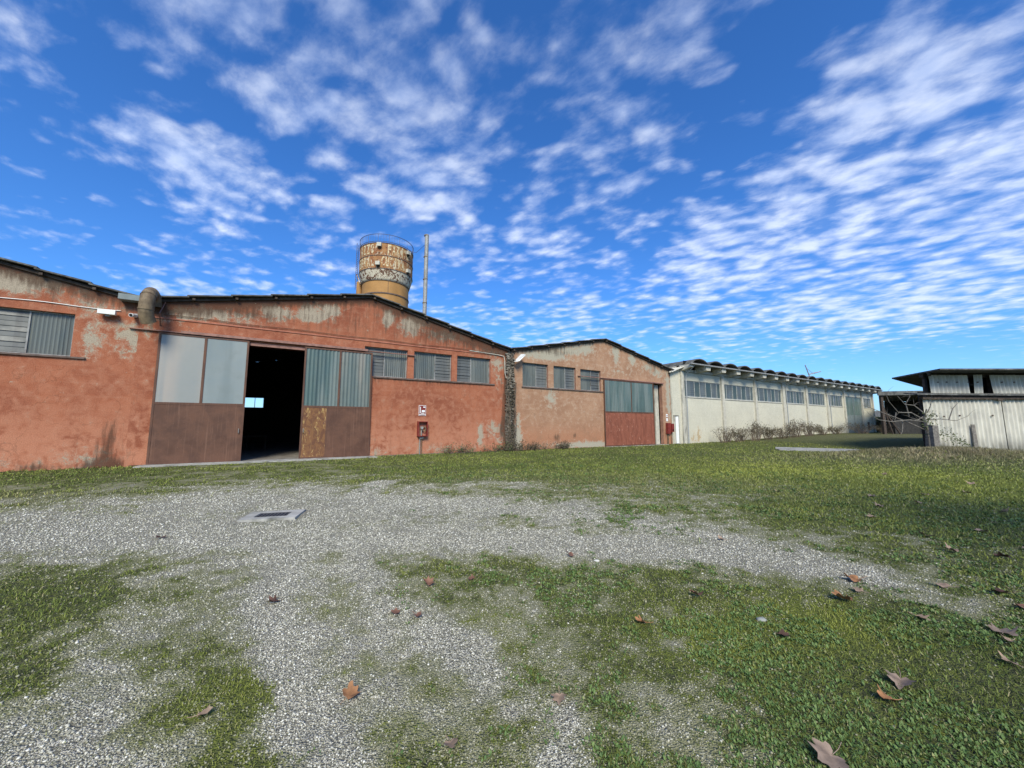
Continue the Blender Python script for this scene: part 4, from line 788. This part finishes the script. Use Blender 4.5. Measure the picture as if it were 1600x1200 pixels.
# distant house and hedge in the gap beyond the canopy
dh = thing('distant_house', 'small pale house far beyond the gap at the end of the long hall', 'house', (160, 165, 0), IDN)
obj('wall', MB().box(150, 175, 165, 175, 0, 5.2), 'white', dh); obj('roof', MB().hexa([(149, 164, 5.2), (176, 164, 5.2), (176, 176, 5.2), (149, 176, 5.2), (152, 169, 8.0), (173, 169, 8.0), (173, 171, 8.0), (152, 171, 8.0)]), 'roof', dh)
for k in range(4): obj('window', MB().box(153 + k * 5.5, 155 + k * 5.5, 164.9, 164.99, 2, 3.6), 'teal', dh)

# ------------------------------------------------------------------ yard objects
dr = thing('drain_cover', 'rectangular concrete drain surround with a dark iron grate set in the gravel', 'drain', (-4.25, 6.95, 0), Matrix.Rotation(R(0), 4, 'Z'))
dang = R(14); ca, sa = math.cos(dang), math.sin(dang)
def dl(x, y, z): return (-4.25 + x * ca - y * sa, 6.95 + x * sa + y * ca, z)
zz = gz(-4.25, 6.95)
def dbox(mb, x0, x1, y0, y1, z0, z1): return mb.hexa([dl(x0, y0, z0), dl(x1, y0, z0), dl(x1, y1, z0), dl(x0, y1, z0), dl(x0, y0, z1), dl(x1, y0, z1), dl(x1, y1, z1), dl(x0, y1, z1)])
mb = MB(); dbox(mb, -.44, -.26, -.33, .33, zz - .1, zz + .028); dbox(mb, .26, .44, -.33, .33, zz - .1, zz + .030); dbox(mb, -.26, .26, -.33, -.17, zz - .1, zz + .029); dbox(mb, -.26, .26, .17, .33, zz - .1, zz + .027)
obj('surround', mb, 'concrete', dr)
mb = MB(); dbox(mb, -.3, .3, -.22, .22, zz - .1, zz + .004)
obj('pit', mb, 'black', dr); mb = MB()
for k in range(9): dbox(mb, -.25 + k * .058, -.218 + k * .058, -.165, .165, zz + .006, zz + .022)
dbox(mb, -.26, .26, -.17, -.15, zz + .008, zz + .025); dbox(mb, -.26, .26, .15, .17, zz + .008, zz + .025)
obj('grate', mb, mat('iron_grate', col=(.07, .07, .075), rough=.6), dr)
cs = MB(); pts_ = [(16.9, 24.2), (19.0, 22.9), (20.3, 22.2), (21.9, 24.0), (22.2, 24.6), (18.6, 27.0), (17.4, 25.3)]
zt = max(gz(x, y) for x, y in pts_) + .025; n_ = len(pts_)
cs.add([(x, y, zt - .2) for x, y in pts_] + [(x, y, zt) for x, y in pts_], [tuple(range(n_, 2 * n_))] + [(k, (k + 1) % n_, n_ + (k + 1) % n_, n_ + k) for k in range(n_)])
tag(obj('concrete_slab', cs, 'concrete', org=(19.5, 24.5, 0), frame=IDN), 'pale concrete slab lying in the grass before the long hall', 'slab')

def leaf_mesh(size, seed, curl):
    r_ = random.Random(seed); q5 = [r_.uniform(.8, 1.1) for _ in range(8)]; lob = [(0, 1.0 * q5[0]), (21, .58), (40, .85 * q5[1]), (60, .52), (84, .70 * q5[2]), (112, .46), (146, .40 * q5[3]), (176, .14)]
    ring = [(a, q) for a, q in lob] + [(360 - a, q) for a, q in lob[::-1] if a not in (0,)]
    out = []
    for (a, q), (a2, q2) in zip(ring, ring[1:] + ring[:1]):
        out.append((a, q)); d = (a2 - a) % 360; out.append((a + d * .5 + r_.uniform(-3, 3), (q + q2) / 2 * r_.uniform(.9, 1.1)))
    V = [(0, 0, .004 * size)]; m_ = []
    for k_, sc in ((0, .5), (1, 1.0)):
        for a, q in out:
            rr = q * sc * size * r_.uniform(.93, 1.05); x = math.sin(R(a)) * rr; y = math.cos(R(a)) * rr
            z = curl * (rr ** 2) / size * (.8 + .6 * math.sin(R(a) * 3 + seed)) + curl * .5 * abs(x) * (1 if seed % 2 else -.3); V.append((x, y, max(z, -.1 * size)))
    n = len(out); F_ = [(0, 1 + k, 1 + (k + 1) % n) for k in range(n)] + [(1 + k, 1 + n + k, 1 + n + (k + 1) % n, 1 + (k + 1) % n) for k in range(n)]
    return MB().add(V, F_)
LC = {'brown': (.17, .085, .055), 'orange': (.26, .125, .055), 'grey': (.20, .145, .11), 'dark': (.08, .042, .03), 'tan': (.26, .18, .125)}
for k, c in LC.items(): M['leaf_' + k] = mat('dry_leaf_' + k, col=c, var=.35, vs=14, rough=.7)
leaves = [ # x, y, size, rotation, colour, curl, where
 (-2.14, 3.60, .085, 70, 'dark', .5, 'dark brown curled leaf alone on the gravel track left of centre'),
 (-.84, 3.99, .10, 20, 'brown', .5, 'reddish brown leaf on gravel near the centre of the yard'),
 (.74, 4.88, .095, 100, 'brown', .4, 'brown leaf at the far edge of the front weed patch'),
 (-.96, 2.41, .095, 340, 'orange', .45, 'rusty orange leaf on the near gravel with raised lobes'),
 (-5.02, 5.60, .10, 50, 'dark', .5, 'dark reddish leaf on the gravel left of the drain cover'),
 (-.31, 2.08, .07, 200, 'tan', .25, 'pale tan leaf at the bottom of the view on gravel'),
 (1.08, 3.28, .08, 60, 'orange', .45, 'light orange leaf in the middle of the front weed patch'),
 (1.73, 3.74, .10, 150, 'brown', .5, 'curled brown leaf half sunk in weeds right of centre'),
 (3.49, 4.03, .13, 80, 'orange', .6, 'large amber leaf tipped up beside the last strip of gravel'),
 (3.02, 3.64, .14, 120, 'orange', .5, 'broad amber leaf in the grass just before the last strip of gravel'),
 (3.30, 3.78, .08, 20, 'tan', .4, 'small tan leaf between two broad amber leaves'),
 (2.40, 2.52, .11, 130, 'grey', .3, 'wide greyish brown leaf on the right foreground grass'),
 (2.18, 2.37, .075, 75, 'orange', .6, 'bright orange leaf on the right foreground grass'),
 (1.53, 2.00, .125, 110, 'grey', .25, 'large grey brown leaf cut by the bottom edge'),
 (-1.00, 3.42, .08, 10, 'brown', .5, 'faded pink brown leaf, left one of a pair on the centre gravel'),
 (-.80, 3.38, .065, 230, 'brown', .5, 'faded pink brown leaf, right one of a pair on the centre gravel'),
 (-1.70, 2.25, .065, 300, 'tan', .4, 'pale leaf on the mossy patch at lower left'),
 (.28, 2.42, .07, 170, 'tan', .3, 'pale star shaped leaf on near gravel below the weed patch'),
 (-.42, 4.15, .07, 40, 'brown', .4, 'faint brown leaf at the left rim of the front weed patch'),
 (2.05, 3.05, .08, 250, 'dark', .4, 'dark leaf in the grass before the right gravel patch'),
 (4.45, 3.45, .12, 95, 'brown', .5, 'brown leaf farthest right beside the right gravel end'),
 (4.62, 3.75, .12, 60, 'dark', .4, 'dark brown leaf at the right border level with the last gravel'),
 (4.25, 3.9, .10, 30, 'tan', .4, 'long tan leaf right of the last strip of gravel'),
 (3.35, 3.30, .075, 210, 'tan', .4, 'small tan leaf on open grass below the last gravel'),
 (3.72, 3.05, .13, 300, 'grey', .4, 'grey brown leaf on the right grass, upper of two touching'),
 (3.62, 2.93, .07, 100, 'tan', .3, 'small tan leaf touching a bigger grey brown leaf'),
 (3.30, 2.68, .075, 20, 'tan', .5, 'tan leaf with upturned tip on the right grass'),
 (3.62, 2.72, .085, 80, 'tan', .4, 'tan leaf at the left of a row of three near the right edge'),
 (3.82, 2.72, .11, 95, 'grey', .4, 'grey leaf in the middle of a row of three near the right edge'),
 (3.88, 2.60, .09, 130, 'brown', .4, 'brown leaf at the right end of a row of three near the edge'),
 (3.02, 2.28, .11, 110, 'grey', .4, 'grey brown leaf at the right border above the corner'),
 (2.82, 2.16, .10, 140, 'grey', .3, 'grey brown leaf nearest the bottom right corner'),
 (2.9, 5.4, .09, 30, 'tan', .4, 'small leaf on grass just right of the gravel bend'), (7.2, 7.6, .12, 10, 'tan', .4, 'tan leaf on the open lawn, left one of a close pair'), (8.3, 7.9, .12, 60, 'tan', .4, 'tan leaf on the open lawn, right one of a close pair'), (6.2, 6.7, .11, 100, 'tan', .4, 'tan leaf on the lawn left of a close pair of leaves'), (5.9, 5.6, .11, 150, 'tan', .4, 'tan leaf at the lawn edge above the gravel end'), (7.1, 5.9, .12, 70, 'tan', .4, 'tan leaf on the lawn between the gravel end and the far pair'), (8.9, 7.1, .13, 200, 'tan', .4, 'tan leaf near the right border below the far pair'),
 (5.55, 4.95, .12, 20, 'tan', .4, 'tan leaf on grass just above the last gravel at right'), (5.9, 4.75, .12, 120, 'dark', .4, 'dark leaf on grass just above the last gravel at right'), (6.6, 5.05, .10, 220, 'grey', .4, 'grey leaf on grass above the last gravel, nearest the border'), (9.5, 8.9, .13, 0, 'tan', .4, 'tan leaf far out on the lawn towards the corrugated shed'), (10.8, 9.2, .13, 90, 'tan', .4, 'tan leaf by the right border towards the corrugated shed'), (6.4, 9.3, .12, 60, 'tan', .4, 'tan leaf on the mossy lawn below the concrete slab'), (8.0, 8.6, .11, 20, 'grey', .4, 'grey leaf on the mossy lawn nearer than the tan one'), (12.5, 10.5, .14, 20, 'tan', .4, 'tan leaf close to the dry bank before the shed'), (11.9, 12.3, .14, 20, 'tan', .4, 'tan leaf farthest out, left of the dry bank')]
for i_, (x, y, sz, rt, c, cu, lb) in enumerate(leaves):
    o = obj('fallen_leaf', leaf_mesh(sz * .92, i_, cu * random.uniform(.7, 1.7)), 'leaf_' + c, frame=IDN, smooth=True)
    o.matrix_world = Matrix.Translation((x, y, gz(x, y) + .022)) @ Matrix.Rotation(R(rt), 4, 'Z') @ Matrix.Rotation(R(random.uniform(-14, 14)), 4, 'X') @ Matrix.Rotation(R(random.uniform(-16, 16)), 4, 'Y')
    sm = obj('stalk', MB().tube([(0, -.1 * sz, .003), (sz * .05, -.55 * sz, .004), (sz * .15, -.9 * sz, .012)], .0018, 4), 'leaf_' + c, o)
    tag(o, lb or 'small dry leaf scattered on the grass at the right of the yard', 'leaf', 'dry plane leaves fallen on the yard')
def stone(x, y, r, h, c, lb):
    mb = MB(); n = 10; V = [(0, 0, h)]
    for k, (q, z) in enumerate(((.55, .92), (.9, .6), (1.0, .1))):
        V += [(math.cos(a * 2 * math.pi / n) * r * q * (1 + .15 * math.sin(a * 2.3 + x * 9)), math.sin(a * 2 * math.pi / n) * r * .7 * q * (1 + .12 * math.cos(a * 1.7 + y * 5)), z * h) for a in range(n)]
    F_ = [(0, 1 + k, 1 + (k + 1) % n) for k in range(n)] + [(1 + g_ * n + k, 1 + (g_ + 1) * n + k, 1 + (g_ + 1) * n + (k + 1) % n, 1 + g_ * n + (k + 1) % n) for g_ in range(2) for k in range(n)]
    o = obj('stone', mb.add(V, F_), mat('stone_' + lb.split()[0], col=c, var=.15), frame=IDN, smooth=True); o.location = (x, y, gz(x, y) + .004); tag(o, lb, 'stone')
stone(2.05, 3.30, .04, .02, (.25, .26, .24), 'bluish grey flat stone in the grass right of centre')
stone(1.01, 4.70, .035, .016, (.5, .49, .45), 'white flat stone beside the brown leaf at the weed patch edge')
0 and stone(1.75, 2.66, .022, .02, (.42, .42, .38), 'whitish pebble in the right foreground weeds')
0 and stone(-1.25, 3.0, .018, .018, (.6, .6, .55), 'bright small pebble on the centre gravel track')

# ------------------------------------------------------------------ shrubs, creeper post, dry bushes
def bush(name, label, s, n_, w_, h, seed, group, leafn=260, stems=26, arch=.3, col='twigleaf', cat='bush', base=0.):
    random.seed(seed); t = thing(name, label, cat, (s, n_, base), group=group); st = MB(); tips = []
    for k in range(stems):
        a = random.uniform(0, 2 * math.pi); l = h * random.uniform(.5, 1.1); dx = math.cos(a) * w_ * random.uniform(.1, 1); dy = math.sin(a) * w_ * .4 * random.uniform(.1, 1); x0 = s + random.uniform(-.4, .4) * w_
        pts = [(x0 + dx * q, n_ + dy * q, base - .05 + l * (math.sin(min(1, q * (1 + arch)) * math.pi / 2)) - arch * l * max(0, q - .6)) for q in (0, .3, .6, .85, 1.0)]
        st.tube(pts, [.016, .013, .01, .007, .004], 4, caps=False); tips += pts[2:]
        for _ in range(3):
            p = Vector(random.choice(pts[1:])); e = p + Vector((random.uniform(-.35, .35), random.uniform(-.2, .2), random.uniform(0, .4))) * .8; st.tube([p, (p + e) / 2 + Vector((0, 0, .04)), e], [.006, .005, .003], 3, caps=False); tips.append(tuple(e))
    obj('stem', st, 'twig', t); obj('foliage', leafcloud(MB(), tips, leafn, (.10, .08, .09), .045), col, t)
M['twigleaf'] = mat('dry_shrub_leaf', col=(.085, .075, .045), var=.6, vs=3)
M['weedleaf'] = mat('dull_weed_leaf', col=(.085, .105, .045), var=.5, vs=3)
GB = 'dry shrubs along the foot of the long hall'
BS = [(34.6, -1.2, 1.1, 1.6, 'thin open dry shrub nearest the orange stain on the pale hall'), (36.9, -1.3, 1.0, 1.3, 'low dry shrub in front of the second pillar of the pale hall'), (39.3, -1.5, 1.2, 1.9, 'round arching dry shrub under the second window of the pale hall'), (41.8, -1.5, 1.1, 1.4, 'spiky dry shrub before the third pillar of the pale hall'),
      (44.7, -1.6, 1.5, 1.2, 'spreading dry shrub under the third window, left of the arching bramble'), (47.6, -1.5, 1.5, 2.0, 'tall arching bramble under the third window of the pale hall'), (50.9, -1.6, 1.6, 1.5, 'arching dry bramble just right of the dark downpipe'), (54.6, -1.5, 1.6, 1.1, 'low dry shrub before the fifth pillar of the pale hall'), (58.3, -1.6, 1.5, 1.0, 'low dry shrub under the fifth window of the pale hall'),
      (63.5, -2.6, 2.6, 1.5, 'reddish dry weed clump left of the grey sliding doors'), (69, -3.4, 2.8, 1.3, 'reddish dry weed clump in front of the grey sliding doors')]
for i_, (s, n_, w_, h, lb) in enumerate(BS):
    bx, by = (ROTW @ Vector((s, n_, 0))).xy
    bush('dry_shrub', lb, s, n_, w_ * 1.8, h * .85, 40 + i_, GB, leafn=1100 if i_ else 300, stems=44, arch=.6 if 'arch' in lb else .12, base=gz(bx, by))
for i_, (s, n_, w_, h, lb) in enumerate([(14.2, -.35, .7, .45, 'dark low weeds at the foot of the brown wall beside the creeper joint'), (16.6, -.35, .8, .5, 'reddish low weeds at the foot of the brown wall under the windows'), (11.6, -.4, .9, .42, 'green low weeds at the foot of the salmon wall beside the creeper joint'), (9.0, -.4, .9, .4, 'green low weeds at the foot of the salmon wall right of the hose cabinet'), (12.6, -.5, .8, .6, 'weeds growing at the base of the creeper joint')]):
    bush('weed_clump', lb, s, n_, w_ * 1.5, h * .7, 80 + i_, 'weeds along the foot of the walls', leafn=500, stems=20, arch=.3, col='weedleaf' if 'green' in lb else 'twigleaf', cat='weeds')
# hedge behind the barn gap
random.seed(5)
hd = thing('hedge', 'dark leafy hedge in the gap between the long hall and the canopy barn', 'hedge', (59.5, 62, 0), IDN)
obj('stem', MB().tube([(58.7, 61.3, 0), (58.8, 61.3, 2)], .06).tube([(60.4, 62.3, 0), (60.3, 62.3, 2)], .06), 'twig', hd)
obj('foliage', leafcloud(MB(), [(58.3 + a * .3, 61 + a * .2, .6 + b * .45) for a in range(10) for b in range(5)], 4200, (.35, .5, .3), .13), 'hedge', hd)
# pale dead tree by the shed
dt = thing('bare_tree', 'bare pale tree with long drooping branches beside the concrete post at the corrugated shed', 'tree', (22.8, 20.9, 0), IDN)
tr = MB(); bz = gz(22.8, 20.9)
def PX(px_, py_, Y): return (px_ - 800) / 590.7 * Y, Y, 1.6 + (666 - py_) / 590.7 * Y
base = Vector((22.85, 21.0, bz - .1))
tr.tube([base, (22.9, 21.0, 1.4), (22.8, 21.0, 2.0), (22.9, 20.9, 2.5)], [.12, .09, .06, .03], 7)
obj('trunk', tr, 'bark', dt)
br = MB()
for P_ in ([(22.9, 1.3), (21.9, 1.75), (20.9, 2.05), (20.0, 2.45), (19.4, 2.65)], [(22.8, 1.9), (22.0, 2.3), (21.3, 2.3), (20.7, 2.9), (20.5, 3.3)], [(22.7, 1.8), (21.8, 1.9), (20.8, 1.8), (20.0, 1.9), (19.5, 2.2)], [(22.8, 2.2), (22.3, 2.7), (21.6, 2.75), (21.2, 3.2)], [(21.6, 1.85), (21.5, 1.3), (21.3, 1.1)], [(22.8, 1.9), (23.6, 1.95), (24.4, 1.85), (25.0, 2.1)], [(24.2, 1.9), (24.3, 2.5), (24.5, 2.8)], [(22.8, 2.1), (22.4, 1.9), (22.0, 2.0)], [(22.9, 2.3), (23.2, 2.7), (23.1, 3.1)], [(22.0, 2.1), (21.8, 2.8), (22.0, 3.2)], [(21.2, 2.3), (21.1, 1.9), (20.6, 2.2)]):
    pts = [(x, 20.95 - .06 * k + random.uniform(-.1, .1), z) for k, (x, z) in enumerate(P_)]; n = len(pts)
    br.tube(pts, [.024 * (1 - .8 * k / (n - 1)) + .006 for k in range(n)], 6)
    for _ in range(3):
        k = random.randint(1, n - 1); p = Vector(pts[k]); e = p + Vector((random.uniform(-.5, .3), random.uniform(-.3, .2), random.uniform(-.1, .45))); br.tube([p, (p + e) / 2 + Vector((0, 0, .05)), e], [.009, .006, .003], 4)
obj('branch', br, 'bark', dt)
obj('foliage', leafcloud(MB(), [(22.9, 20.8, 1.0 + .1 * k) for k in range(14)] + [(23.4 + .15 * k, 20.8, 1.3 - .09 * k) for k in range(10)] + [(23.1, 20.8, 2.2), (22.8, 20.8, 1.9)], 520, (.17, .12, .13), .05), 'weedleaf', dt)
tag(obj('concrete_post', MB().box(22.55, 22.85, 20.4, 20.6, 0, 1.6), 'bark', org=(22.7, 20.5, 0), frame=IDN), 'grey upright concrete post in front of the bare tree by the corrugated shed', 'post')

# ------------------------------------------------------------------ gravel and grass as real geometry
def polar(n, r0, r1, a0, a1, p=1.0):
    a = rng.uniform(a0, a1, n); r = np.exp(np.log(r0) + (np.log(r1) - np.log(r0)) * rng.random(n) ** p); return r * np.sin(a), r * np.cos(a), r
def keep_yard(x, y):
    n = -.523 * x + .852 * y - D0; s = .852 * x + .523 * y
    k = n < -.02; k &= ~((s > -4.6) & (s < 4.3) & (n > -.78)); k &= ~((s > 20.6) & (s < 27.8) & (n > -.36))
    u = (x + 4.25) * ca + (y - 6.95) * sa; v = -(x + 4.25) * sa + (y - 6.95) * ca; k &= ~((abs(u) < .52) & (abs(v) < .38))
    k &= ~((y > 21.4) & (x > 23.3)); k &= ~((x > 43) & (y > 45)); return k
def rot_rand(n):
    q = rng.normal(size=(n, 4)); q /= np.linalg.norm(q, axis=1)[:, None]; a, b, c, d = q.T
    return np.stack([1 - 2 * (c * c + d * d), 2 * (b * c - a * d), 2 * (b * d + a * c), 2 * (b * c + a * d), 1 - 2 * (b * b + d * d), 2 * (c * d - a * b), 2 * (b * d - a * c), 2 * (c * d + a * b), 1 - 2 * (b * b + c * c)], -1).reshape(n, 3, 3)
x, y, r = polar(430000, 1.5, 14, R(-66), R(66), .85)
fr = fresh_np(x, y); c = np.clip(cover(x, y) - .45 * fr, 0, 1); k = keep_yard(x, y) & (rng.random(len(x)) < np.clip(1.05 - c * 1.1, .06, 1) * (.35 + .9 * fbm(x * 2.3, y * 2.3, 91, 3)))
x, y, r = x[k], y[k], r[k]; n = len(x)
sz = (.0026 + .0050 * rng.random(n) ** 4) * np.clip(r / 2.4, .9, 5) ** .62
oc_ = np.array([[1, 0, 0], [-1, 0, 0], [0, 1, 0], [0, -1, 0], [0, 0, 1], [0, 0, -1]], float)
P3 = oc_[None] * rng.uniform(.6, 1.35, (n, 6, 1)) * sz[:, None, None]; P3 = np.einsum('nij,nkj->nki', rot_rand(n), P3) * np.array([1.15, 1.15, .75])
P3 += np.stack([x, y, gz_np(x, y) + sz * .35], -1)[:, None]
Fo = np.array([[0, 2, 4], [2, 1, 4], [1, 3, 4], [3, 0, 4], [2, 0, 5], [1, 2, 5], [3, 1, 5], [0, 3, 5]])
F = (Fo[None] + (np.arange(n) * 6)[:, None, None]).reshape(-1, 3)
def pebble(t, oc, link, dobump):
    v = t.attr('rnd'); c_ = t.mix(t.ramp(v, 0, .45), (.26, .25, .19), (.47, .45, .37)); c_ = t.mix(t.ramp(v, .6, 1.0), c_, (.72, .695, .60)); c_ = t.mix(t.ramp(t.attr('film'), .2, .9, 0, .75), c_, (.21, .205, .105))
    link(c_, 'Base Color'); link(.8, 'Roughness')
pm_ = npmesh('gravel', P3.reshape(-1, 3), F, [mat('gravel_stones', pebble)], attrs={'rnd': np.repeat(rng.random(n), 6), 'film': np.repeat(np.clip(c[k] * 1.1 + .3 - .7 * fr[k] + rng.normal(0, .22, n), 0, 1), 6)})
o = bpy.data.objects.new('gravel', pm_); COL.objects.link(o); tag(o, 'pale crushed gravel strewn over the yard', 'gravel', kind='stuff')

def blade_mat(name, a, b, d):
    def fn(t, oc, link, dobump):
        v = t.attr('rnd'); c_ = t.mix(v, a, b); c_ = t.mix(t.attr('dry'), c_, d); link(c_, 'Base Color'); link(.6, 'Roughness'); link(.25, 'Specular IOR Level')
    return mat(name, fn)
def blades(name, x, y, L, Wd, lean, m, label, tone=0.):
    n = len(x); a = rng.uniform(0, 2 * np.pi, n); ln = lean * rng.uniform(.3, 1.4, n); b = rng.uniform(0, 2 * np.pi, n)
    z = gz_np(x, y) - .004; wx, wy = np.cos(a) * Wd, np.sin(a) * Wd; dx, dy = np.cos(b) * ln * L, np.sin(b) * ln * L
    V = np.stack([np.stack([x - wx, y - wy, z], -1), np.stack([x + wx, y + wy, z], -1), np.stack([x + wx * .8 + dx * .4, y + wy * .8 + dy * .4, z + L * .6], -1), np.stack([x - wx * .8 + dx * .4, y - wy * .8 + dy * .4, z + L * .6], -1), np.stack([x + dx, y + dy, z + L * (1 - .25 * ln)], -1)], 1)
    q = (np.arange(n) * 5)[:, None]; F = np.concatenate([q + [0, 1, 2], q + [0, 2, 3], q + [3, 2, 4]], 0)
    moss = moss_np(x, y); rr = np.clip(rng.random(n) * .6 + moss * .5 + tone + (fbm(x * .55, y * .55, 88, 4) - .5) * 1.3, 0, 1); dr_ = np.clip(dry_np(x, y) * 1.1 * (rng.random(n) < .75) + (rng.random(n) < .06) * .8, 0, 1)
    me = npmesh(name, V.reshape(-1, 3), F, [m], attrs={'rnd': np.repeat(rr, 5), 'dry': np.repeat(dr_, 5)})
    o = bpy.data.objects.new(name, me); COL.objects.link(o); tag(o, label, 'grass', kind='stuff')
gm1 = blade_mat('grass_blades', (.095, .13, .025), (.29, .31, .06), (.36, .31, .17))
x, y, r = polar(720000, 1.5, 80, R(-68), R(74), .9)
c = np.clip(cover(x, y) - .35 * fresh_np(x, y), 0, 1); dens_ = sst(c, .30, .9) * (.45 + .8 * sst(fbm(x * 4, y * 4, 61, 2), .3, .7)); k = keep_yard(x, y) & (rng.random(len(x)) < dens_ + .035); x, y, r, c = x[k], y[k], r[k], c[k]
wall_n = -(-.523 * x + .852 * y - D0)
tall = 1 + .8 * np.exp(-(wall_n / .5) ** 2) + 2.2 * dry_np(x, y) * (r > 14)
L = (.012 + .020 * rng.random(len(x))) * np.clip(r / 3.2, .85, 4) ** .5 * tall * (.55 + .6 * c); Wd = (.0010 + .0008 * rng.random(len(x))) * np.clip(r / 2.6, .9, 14)
blades('grass', x, y, L, Wd, .9, gm1, 'short green grass over the yard and along the walls')
# broad leaved weeds: rosettes of small leaves
x, y, r = polar(60000, 1.5, 16, R(-66), R(66), .8); c = cover(x, y)
k = keep_yard(x, y) & (rng.random(len(x)) < sst(c, .4, .85) * sst(fbm(x * 1.9, y * 1.9, 71, 3), .42, .62) * sst(x + .4 * y, -.6, 2.2) + .0); x, y, r = x[k], y[k], r[k]
m_ = 7; n = len(x) * m_; X = np.repeat(x, m_); Y = np.repeat(y, m_); RR = np.repeat(r, m_); X = X + rng.normal(0, .012, n); Y = Y + rng.normal(0, .012, n)
b = rng.uniform(0, 2 * np.pi, n); Lf = (.010 + .016 * rng.random(n)) * np.clip(RR / 3, .9, 3) ** .6; h = rng.uniform(.15, 1.1, n); u = np.stack([np.cos(b) * np.cos(h), np.sin(b) * np.cos(h), np.sin(h)], -1); s_ = np.stack([-np.sin(b), np.cos(b), rng.uniform(-.35, .35, n)], -1)
p0 = np.stack([X, Y, gz_np(X, Y) + .002], -1); Lc = Lf[:, None]
V = np.stack([p0, p0 + u * Lc * .5 + s_ * Lc * .27, p0 + u * Lc, p0 + u * Lc * .5 - s_ * Lc * .27], 1)
F = (np.arange(n) * 4)[:, None] + np.array([[0, 1, 2, 3]])
me = npmesh('weeds', V.reshape(-1, 3), F, [blade_mat('broad_weed_leaves', (.06, .115, .032), (.14, .205, .06), (.25, .25, .10))], attrs={'rnd': np.repeat(rng.random(n), 4), 'dry': np.repeat((rng.random(n) < .05) * .8, 4)})
o = bpy.data.objects.new('weeds', me); COL.objects.link(o); tag(o, 'low broad leaved weeds in the foreground patch', 'weeds', kind='stuff')
# tall dry grass on the mound by the shed and before the hall
n = 26000; x = np.concatenate([rng.normal(20.8, 2.6, n), rng.normal(38, 9, n)]); y = np.concatenate([rng.normal(18.9, 1.1, n), rng.normal(33, 4, n)]); k = keep_yard(x, y) & (rng.random(len(x)) < fbm(x * .9, y * .9, 44, 3) * 1.3 - .1); x, y = x[k], y[k]
blades('tall_grass', x, y, .10 + .26 * rng.random(len(x)) * fbm(x, y, 45, 2), .006 + 0 * x, .55, blade_mat('tall_dry_grass', (.085, .095, .035), (.17, .16, .07), (.24, .20, .12)), 'tall dry grass tufts on the bank by the corrugated shed')

# plane tree added outside the view on the right to shade the lawn
random.seed(9)
pt = thing('offscreen_plane_tree', 'tall plane tree added out of view on the right to shade the lawn, source of the dry fallen leaves', 'tree', (9.3, -4.2, 0), IDN)
tb = MB(); tb.tube([(9.3, -4.2, -.1), (9.2, -4.2, 2), (9.4, -4.1, 4.5), (9.3, -4.1, 7.5), (9.4, -4.0, 10)], [.34, .28, .22, .14, .05], 10); obj('trunk', tb, 'bark', pt)
lb_ = MB(); tips = []
for k in range(26):
    z0 = random.uniform(3.0, 8.5); a_ = random.uniform(0, 6.28); l = (11 - z0) * random.uniform(.5, .75); p = Vector((9.3, -4.1, z0)); pts = [p + Vector((math.cos(a_) * l * q, math.sin(a_) * l * q, l * .55 * q ** .8)) for q in (0, .35, .7, 1)]
    lb_.tube(pts, [.10, .07, .04, .015], 6); tips += [tuple(v) for v in pts[1:]]
obj('limb', lb_, 'bark', pt)
obj('foliage', leafcloud(MB(), tips, 8500, (.6, .6, .5), .13), 'leaf_tan', pt)
